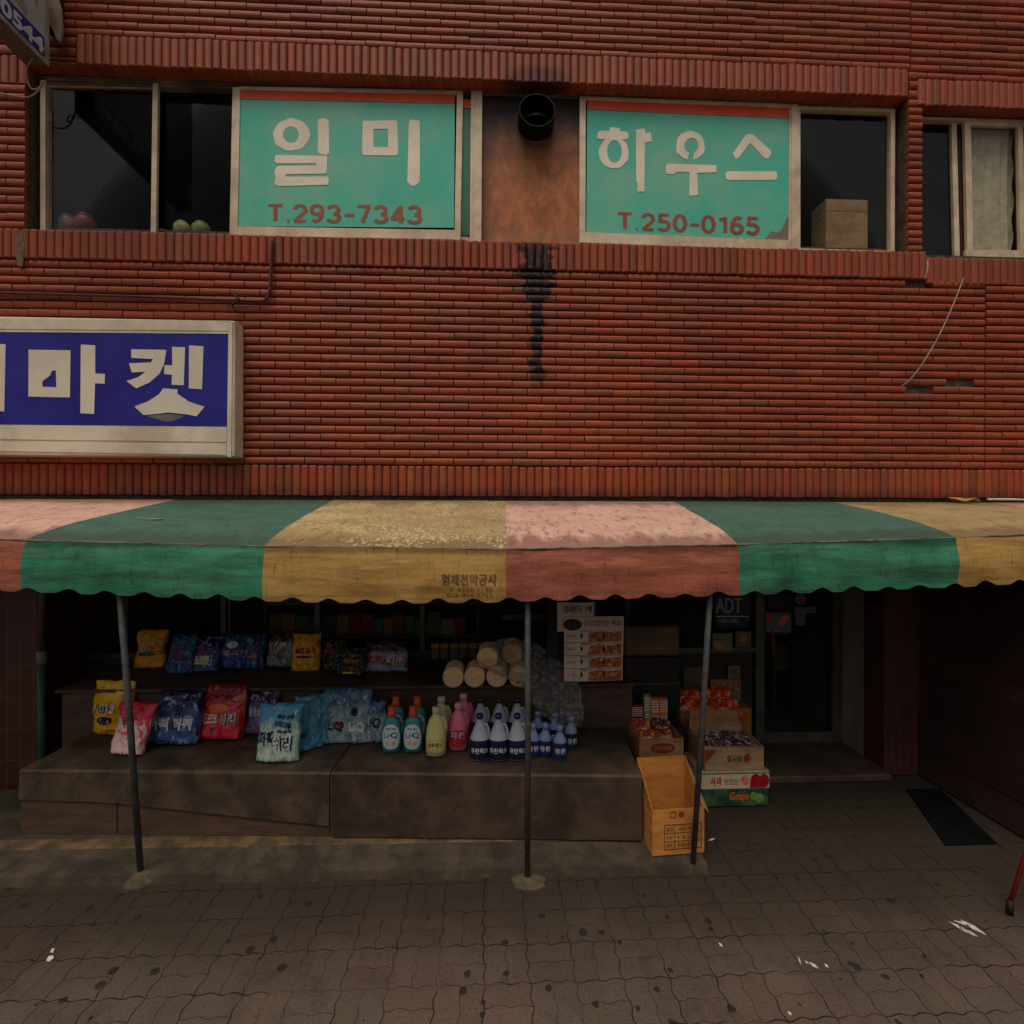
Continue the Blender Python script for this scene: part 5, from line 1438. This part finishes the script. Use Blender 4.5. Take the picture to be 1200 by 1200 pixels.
# ------------------------------------------------------------------ cartons at the right
def open_carton(label, px, pyb, w_, d_, h, m, rz=0, hback=0, Zb=0.004, Y=None, fillz=None, flaps=(), name='cardboard_box', hleft=0, th=.006, gap=.004):
    p = PZ(px, pyb, Zb)
    T_ = thing(name, label, 'box', (p.x, p.y, Zb), R(rz))
    b_ = MB()
    hb = hback or h
    b_.box((-w_/2, 0, 0), (w_/2, d_, th)); b_.box((-w_/2, 0, th), (w_/2, th, h)); b_.box((-w_/2, d_ - th, th), (w_/2, d_, hb))
    for s in (-1, 1):
        x0, x1 = (s*w_/2, s*(w_/2 - th))
        b_.add([(x0, th, th), (x1, th, th), (x1, d_-th, th), (x0, d_-th, th), (x0, th, h), (x1, th, h), (x1, d_-th, hb), (x0, d_-th, hb)],
               [(0,3,2,1),(4,5,6,7),(0,1,5,4),(1,2,6,5),(2,3,7,6),(3,0,4,7)])
    fix_normals(b_.build('body', m, T_))
    return T_
def decal(T_, name, lst, ink, w_off=0, y=-.0015, th=.001):
    b_ = MB()
    for it in lst:
        o_, hs_ = (it if isinstance(it, tuple) else (it, []))
        b_.prism(o_, hs_, lambda u, v, d, q=len(b_.v): (u, y - d - .00001*(q % 97), v), th)
    return fix_normals(b_.build(name, INK[ink] if ink in INK else ink, T_))
def dword(T_, s_, bx, ink, y=-.003, bold=0):
    b_ = MB(); words(b_, s_, bx, lambda u, v, d: (u, y - d, v), bold=bold); return b_.build('lettering', INK[ink] if ink in INK else ink, T_)
brownink = mat('ink carton brown', (74, 44, 26), (84, 50, 30), 20, .8)
redink = mat('ink carton red', (140, 46, 30), (124, 40, 28), 20, .7)
# tall open carton in front
bx = open_carton('tall open orange brown carton standing on the pavement at the foot of the right pole', 795, 1001, .36, .29, .30, M['card'], rz=4, hback=.51, Zb=.066)
decal(bx, 'printed_table', [(R4(-.10, .035, .16, .20), [R4(-.096, .039, .156, .196)]), R4(-.10, .088, .16, .091), R4(-.10, .142, .16, .145), R4(-.028, .035, -.025, .20)], brownink)
for i, (a_, b_) in enumerate((('품명', '국수'), ('수량', '12입'), ('제조', '대한'))):
    dword(bx, a_, (-.085, .156 - i*.053, -.04, .182 - i*.053), brownink); dword(bx, b_, (-.005, .156 - i*.053, .11, .182 - i*.053), brownink)
decal(bx, 'printed_mark', [(rrect(-.06, .245, -.02, .285, .004), [rrect(-.055, .25, -.025, .28, .003)]), ellipse((.02, .265), .02, .02, 14)], redink)
# flap on right side, bent outward
b_ = MB(); b_.add([(.181, .01, .30), (.181, .27, .49), (.235, .27, .38), (.222, .02, .25)], [(0, 1, 2, 3)]); 
b_.add([(.1835, .01, .298), (.1835, .27, .488), (.2375, .27, .378), (.2245, .02, .248)], [(0, 3, 2, 1)]); fl = b_.build('flap', M['card_pale'], bx)
# noodle carton behind
M['card_mid'] = carton_mat('cardboard dull', (176, 126, 78), (150, 106, 66))
nb = open_carton('carton with red oval mark holding instant noodle packs, behind the tall open carton', 775, 944, .36, .30, .53, M['card_mid'], rz=2)
decal(nb, 'oval_mark', [(ellipse((.01, .455), .10, .042, 26), [])], redink); dword(nb, '삼양라면', (-.06, .44, .08, .47), M['card_mid'], bold=.001)
dword(nb, '40개입', (.09, .495, .16, .512), brownink)
def pack_mat(name, a_, b_, c_):
    return pouch_mat(name, a_, b_, [((c_), .55, .62, 4)], .35)
PM['noodle'] = pack_mat('noodle wrapper', (200, 70, 30), (180, 44, 26), (224, 150, 70))
PM['noodle2'] = pack_mat('noodle wrapper dark', (120, 40, 26), (60, 34, 26), (190, 130, 70))
PM['redsnack'] = pack_mat('snack wrapper red', (226, 50, 24), (206, 40, 20), (240, 160, 50))
def packet(label, x, y, z, w_, h, t_, kind, rz=0, rx=0, text=None, group=None, ink='white', ry=0):
    T_ = pouch(label, 600, 600, w_, h, t_, kind, [text] if text else (), Y=y, Z=z, lean=0, rz=rz, name='snack_packet', cat='snack packet', group=group)
    T_.location.x = x; T_.rotation_euler = (R(rx), R(ry), R(rz)); return T_
nx, ny = nb.location.x, nb.location.y
sc_i = 0
lbs = ['orange noodle packet at the front left of the noodle carton', 'orange noodle packet with pale lettering at the front right of the noodle carton', 'dark noodle packet wedged in the middle of the noodle carton', 'noodle packet standing at the back left of the noodle carton', 'noodle packet standing at the back right of the noodle carton']
for i, (dx, dy, dz_, kd, rx, ry) in enumerate(((-.075, .06, .40, 'noodle', -42, 4), (.085, .08, .40, 'noodle', -48, -8), (.01, .12, .41, 'noodle2', -50, 3), (-.08, .17, .43, 'noodle', -35, -6), (.08, .19, .43, 'noodle2', -35, 8))):
    packet(lbs[i], nx + dx, ny + dy, dz_, .155, .17, .05, kd, 0, rx, ('라면', (-.5, .3, .5, .6), 'white'), ry=ry, group='noodle packets in the carton')
# crate of wafers and biscuits behind
YV = 4.36
cr = thing('snack_crate', 'dark crate of wafer boxes behind the noodle carton', 'crate', (PY(766, 850, YV).x, YV - .03, .013))
zc = PY(766, 851, YV).z
MB().box((-.27, .0, 0), (.27, .30, zc - .02), 0, .006).build('body', mat('crate dark', (48, 40, 34), (36, 30, 26), 5, .7), cr)
def biscuit(label, x0p, x1p, ytp, c1, c2, txt, dy=0, dep=.05, tinted='white'):
    a_, b_ = PY(x0p, ytp, YV + dy), PY(x1p, 851, YV + dy)
    T_ = thing('biscuit_box', label, 'box', ((a_.x + b_.x)/2, YV + dy, .013 + zc - .019)); w_ = b_.x - a_.x; h = a_.z - zc
    MB().box((-w_/2, 0, 0), (w_/2, dep, h), 0, .003).build('carton', mat('biscuit ' + label[:16], c1, c2, 30, .4), T_)
    q_ = MB(); n = 5
    for i in range(n): q_.prism(R4(-w_*.46, h*(.52 + .09*i), w_*.46, h*(.55 + .09*i)), [], lambda u, v, d: (u, -.0012 - d, v), .001)
    fix_normals(q_.build('stripes', INK[tinted], T_))
    dword(T_, txt, (-w_*.4, h*.12, w_*.4, h*.42), tinted)
biscuit('dark red biscuit box at the left of the wafer crate', 736, 754, 826, (150, 30, 30), (110, 24, 26), '롯데')
biscuit('green and yellow biscuit box in the wafer crate', 755, 762.5, 814, (80, 150, 60), (180, 150, 50), '참', .012)
biscuit('orange striped wafer box, left of its twin', 763, 772.5, 818, (206, 120, 60), (210, 80, 50), '하임', .003)
biscuit('orange striped wafer box, right of its twin', 773, 782.5, 818, (206, 120, 60), (210, 80, 50), '하임', .003)
a_ = PY(760, 812, YV + .08)
# red snack bags heap in a crate further back
YR = 4.40
rc = open_carton('open carton heaped with red snack bags behind the sweets carton', 832, 890, .52, .30, .50, M['card_mid'], Zb=.057)
rc.location = (PY(830, 860, 4.52).x, 4.50, .057)
for i in range(11):
    px = 803 + (i % 6)*12.0 + random.uniform(-2, 2); row = i // 6
    p = PY(px, 850 - row*12, YR + .13 + .10*row)
    packet('shiny red snack bag in the heap behind the sweets carton', p.x, p.y, p.z + .03, .15, .19, .07, 'redsnack', random.uniform(-30, 30), random.uniform(-40, -8), ('새우', (-.5, .35, .5, .6), 'yellow' if i % 2 else 'white'), group='red snack bags in the heap', ry=random.uniform(-18, 18))
# yellow carton further right
prop_box('cardboard_box', 'small yellow carton right of the red snack bags by the door', 'box', PY(861, 830, 4.7).x, PY(881, 830, 4.7).x, 4.7, 4.85, .057, PY(870, 830, 4.7).z, mat('carton yellow', (176, 116, 30), (150, 96, 26), 6, .6))
# stack by the pole: green box, apple box, sweets carton
YQ = 3.96
def flat_box(label, x0, x1, y0, y1, dep, Y, mfront, mtop, z0=None):
    a_, b_ = PY(x0, y0, Y), PY(x1, y1, Y)
    T_ = thing('fruit_box', label, 'box', ((a_.x + b_.x)/2, Y, b_.z if z0 is None else z0)); w_ = b_.x - a_.x; h = a_.z - (b_.z if z0 is None else z0)
    MB().box((-w_/2, 0, 0), (w_/2, dep, h), 0, .004).build('carton', mfront, T_)
    MB().box((-w_/2 + .003, .003, h + .0005), (w_/2 - .003, dep - .003, h + .0035)).build('lid', mtop, T_)
    return T_, w_, h, a_.z
gm = NT('green fruit carton print'); c = gm.mix(gm.ramp(gm.noise(12, 4, .6), .42, .6), lin((30, 60, 52)), lin((66, 98, 60))); gm.l(c, gm.b.inputs['Base Color']); gm.b.inputs['Roughness'].default_value = .5
zfl = PY(860, 945, YQ).z
T_, w_, h, zt_ = flat_box('flat dark green fruit box, lowest but one of the stack beside the right pole', 822, 900, 926, 944, .33, YQ, gm.m, gm.m)
dword(T_, 'Grape', (-.04, h*.25, .11, h*.85), INK['orange'], bold=.001)
decal(T_, 'printed_leaves', [ellipse((.20, h*.45), .035, h*.3, 14), ellipse((.15, h*.6), .03, h*.25, 14)], mat('leaf print', (120, 150, 70), (90, 130, 60), 30, .6), y=-.0012)
g0 = T_.location.z
pl = thing('pallet_block', 'grey block carrying the fruit boxes off the ground beside the right pole', 'block', (T_.location.x, YQ + .02, .0015))
MB().box((-w_/2 + .02, 0, 0), (w_/2 - .06, .28, g0 - .004), 0, .004).build('body', mat('block grey', (80, 70, 58), (60, 54, 46), 6, .9), pl)
T2, w2b, h2, zt2 = flat_box('flat white fruit box with red fruit picture, under the sweets carton', 821, 902, 905, 925.5, .34, YQ - .005, mat('apple carton white', (206, 190, 160), (190, 172, 142), 8, .6), mat('apple carton lid', (150, 142, 100), (132, 126, 90), 8, .6), z0=zt_ + .006)
dword(T2, '사과', (-.20, h2*.25, -.11, h2*.72), 'red', bold=.0015); dword(T2, '맛있는', (-.09, h2*.25, .03, h2*.6), brownink)
decal(T2, 'printed_fruit', [ellipse((.165, h2*.45), .044, h2*.40, 20), ellipse((.232, h2*.45), .040, h2*.40, 20), R4(.12, h2*.06, .235, h2*.40)], mat('apple print red', (170, 24, 34), (130, 16, 30), 30, .5), y=-.0012)
decal(T2, 'printed_emblem', [ellipse((.08, h2*.5), .032, h2*.28, 16)], mat('emblem red', (200, 70, 44), (220, 150, 110), 60, .5), y=-.0012)
decal(T2, 'printed_band', [R4(-w2b/2 + .004, h2*.86, w2b/2 - .004, h2*.98)], mat('band olive', (130, 130, 84), None, 12, .6), y=-.0012)
# sweets carton on top
zsw = T2.location.z + h2 + .006
p0, p1 = PY(826, 880, YQ), PY(895, 880, YQ)
hsw = PY(860, 876, YQ).z - zsw
sw = open_carton('open carton of wrapped sweets with serrated rim on top of the fruit boxes', 860, 900, p1.x - p0.x, .34, hsw, M['card_pale'], Zb=zsw, hback=hsw + .03)
sw.location = ((p0.x + p1.x)/2, YQ + .0, zsw)
wsw = p1.x - p0.x
decal(sw, 'printed_corner', [[(-wsw/2 + .004, hsw*.93), (-wsw/2 + .10, hsw*.93), (-wsw/2 + .03, hsw*.5), (-wsw/2 + .004, hsw*.3)]], redink)
dword(sw, '왕사탕', (-.06, hsw*.38, .06, hsw*.66), brownink, bold=.001); decal(sw, 'printed_emblem', [ellipse((.10, hsw*.52), .028, hsw*.18, 14)], redink)
q_ = MB()
for i in range(30):
    x = -wsw/2 + wsw*(i + .15)/30; q_.box((x, -.0025, hsw - .004), (x + wsw/30*.55, -.0002, hsw + .012))
q_.build('serrated_rim', M['card_mid'], sw)
candy = [mat('candy wrapper ' + n_, c_, None, 30, .25) for n_, c_ in (('white', (196, 190, 190)), ('brown', (96, 60, 56)), ('red', (150, 60, 60)), ('grey', (130, 120, 130)), ('dark', (60, 48, 52)))]
q_ = MB()
for i in range(420):
    x = random.uniform(-wsw/2 + .02, wsw/2 - .02); y = random.uniform(.02, .31); z = hsw - .045 + random.uniform(-.02, .012) + .03*(y/.3)
    a = random.uniform(0, math.pi); ca, sa = math.cos(a)*.016, math.sin(a)*.016
    q_.tube([(x - ca*1.5, y - sa*1.5, z), (x - ca*.7, y - sa*.7, z), (x, y, z + .003), (x + ca*.7, y + sa*.7, z), (x + ca*1.5, y + sa*1.5, z)], [.006, .003, .009, .003, .006], 5, m=i % 5)
o = q_.build('wrapped_sweets', candy, None, loc=sw.location); tag(o, 'wrapped sweets filling the serrated carton', 'sweets', kind='stuff')
MB().box((-wsw/2 + .008, .008, .007), (wsw/2 - .008, .33, hsw - .065)).build('inner_tray', mat('tray dark', (52, 40, 36), None, 5, .8), sw)
# raised rear flap
q_ = MB(); q_.add([(-wsw/2 + .01, .342, hsw + .02), (wsw/2 - .01, .342, hsw + .02), (wsw/2 - .04, .37, hsw + .15), (-wsw/2 + .03, .37, hsw + .15),
                   (-wsw/2 + .01, .346, hsw + .02), (wsw/2 - .01, .346, hsw + .02), (wsw/2 - .04, .374, hsw + .15), (-wsw/2 + .03, .374, hsw + .15)],
                  [(0, 1, 2, 3), (5, 4, 7, 6), (3, 2, 6, 7), (0, 3, 7, 4), (1, 5, 6, 2)]); q_.build('flap', M['card_mid'], sw)

# ------------------------------------------------------------------ doormat, dark door leaf, red leg, litter
a_ = [PZ(1062, 925, .01), PZ(1102, 925, .01), PZ(1168, 988, .01), PZ(1108, 990, .01)]
q_ = MB(); q_.rings([[(v.x, v.y, .002) for v in a_], [(v.x, v.y, .014) for v in a_]])
tag(fix_normals(q_.build('doormat', mat('rubber mat', (16, 17, 19), (10, 11, 12), 5, .95, spec=.08, bump=.6, bscale=120))), 'black rubber doormat lying before the dark right-hand entrance', 'doormat')
xg = PZ(1100, 925, 0).x
dl = thing('door_leaf', 'dark metal door leaf standing open at the right-hand entrance', 'door', (xg + .02, 4.38, .012))
Lw = 1.15
MB().box((0, -Lw, 0), (.045, 0, 1.95), 0, .004).build('panel', mat('door leaf dark', (58, 42, 37), (76, 46, 40), 3, .55), dl)
for z in (.25, 1.1): 
    q_ = MB(); q_.box((-.006, -Lw + .12, z), (-.0005, -.12, z + .7)); q_.build('inset', mat('door inset dark', (50, 38, 34), (66, 42, 37), 4, .5), dl)
q_ = MB(); q_.tube([(-.0, -Lw + .07, 1.0), (-.05, -Lw + .07, 1.0), (-.05, -Lw + .18, 1.0)], .009); q_.build('handle', M['steel'], dl)
# folding stand, only its foot in view
fs_ = thing('folding_stand', 'red metal stand with black rubber foot at the right edge of the picture', 'stand', PZ(1183, 1072, 0))
dirv = Vector((.30, .05, .75))
redp = mat('stand red paint', (150, 30, 28), (120, 24, 24), 8, .4)
q_ = MB(); q_.tube([Vector((0, 0, .06)) * 1 + Vector((.012, .009, 0)), dirv], .012, 10); q_.build('leg', redp, fs_, smooth=True)
q_ = MB(); q_.tube([(0, 0, .002), Vector((.016, .012, .075))], .0175, 12); q_.build('rubber_foot', mat('rubber black', (18, 18, 18), None, 6, .7), fs_, smooth=True)
q_ = MB(); q_.tube([dirv, dirv + Vector((.5, .2, 0))], .012, 10); q_.build('crossbar', redp, fs_, smooth=True)
q_ = MB(); q_.tube([dirv + Vector((.5, .2, 0)), Vector((.75, .45, .002))], .012, 10); q_.build('leg', redp, fs_, smooth=True)
q_ = MB(); q_.tube([dirv + Vector((.5, .2, 0)), Vector((.95, -.1, .002))], .012, 10); q_.build('leg', redp, fs_, smooth=True)
q_ = MB(); q_.tube([dirv, Vector((.95, .35, .002))], .012, 10); q_.build('leg', redp, fs_, smooth=True)

def litter(label, blobs, name='paper_scrap'):
    b_ = MB()
    for P in blobs:
        b_.prism(P, [], lambda u, v, d: tuple(PZ(u, v, .002) + Vector((0, 0, d))), .003)
    fix_normals(b_.build(name, M['white'])).name = name
    o = bpy.data.objects[-1] if False else None
    return b_
def litter_o(label, blobs, name='paper_scrap', m=None):
    b_ = MB()
    for P in blobs: b_.prism(P, [], lambda u, v, d: tuple(PZ(u, v, .002) + Vector((0, 0, d))), .003)
    return tag(fix_normals(b_.build(name, m or M['white'])), label, 'litter')
litter_o('two white paper flecks on the pavement at lower left', [[(54, 1126), (57, 1121), (62, 1120), (63, 1123), (58, 1127)], [(59, 1116), (61, 1112), (64, 1112), (62, 1117)]])
def streak(x0, y0, x1, y1, w_): 
    dx, dy = x1-x0, y1-y0; l = math.hypot(dx, dy); nx_, ny_ = -dy/l*w_, dx/l*w_
    return [(x0, y0), ((x0+x1)/2 + nx_, (y0+y1)/2 + ny_), (x1, y1), ((x0+x1)/2 - nx_, (y0+y1)/2 - ny_)]
litter_o('torn white paper with streaks on the pavement near the red stand', [streak(1125, 1078, 1156, 1096, 2.0), streak(1112, 1080, 1142, 1097, 1.4), streak(1118, 1079, 1140, 1086, 1.0), streak(1128, 1088, 1146, 1098, 1.2), streak(1122, 1084, 1130, 1092, .8)])
litter_o('faint white paint scuffs on the pavement at lower right of centre', [streak(935, 1121, 939, 1131, .9), streak(948, 1128, 959, 1135, 1.6), streak(966, 1130, 971, 1134, 1.3), streak(943, 1126, 948, 1130, .8)])
litter_o('tiny white chip on the pavement at the bottom right', [streak(923, 1186, 928, 1190, 1.4)])
litter_o('small white speck on the pavement right of the tall carton', [streak(842, 1105, 847, 1110, 1.2)])
litter_o('bright crumb on the pavement below the middle pole', [streak(830, 985, 838, 983, 1.0)])
litter_o('little white stick lying on the platform corner above the tall carton', [streak(721, 895, 727, 901, .8)])
o = bpy.data.objects.get('paper_scrap.006')
if o: o.location.z = 0
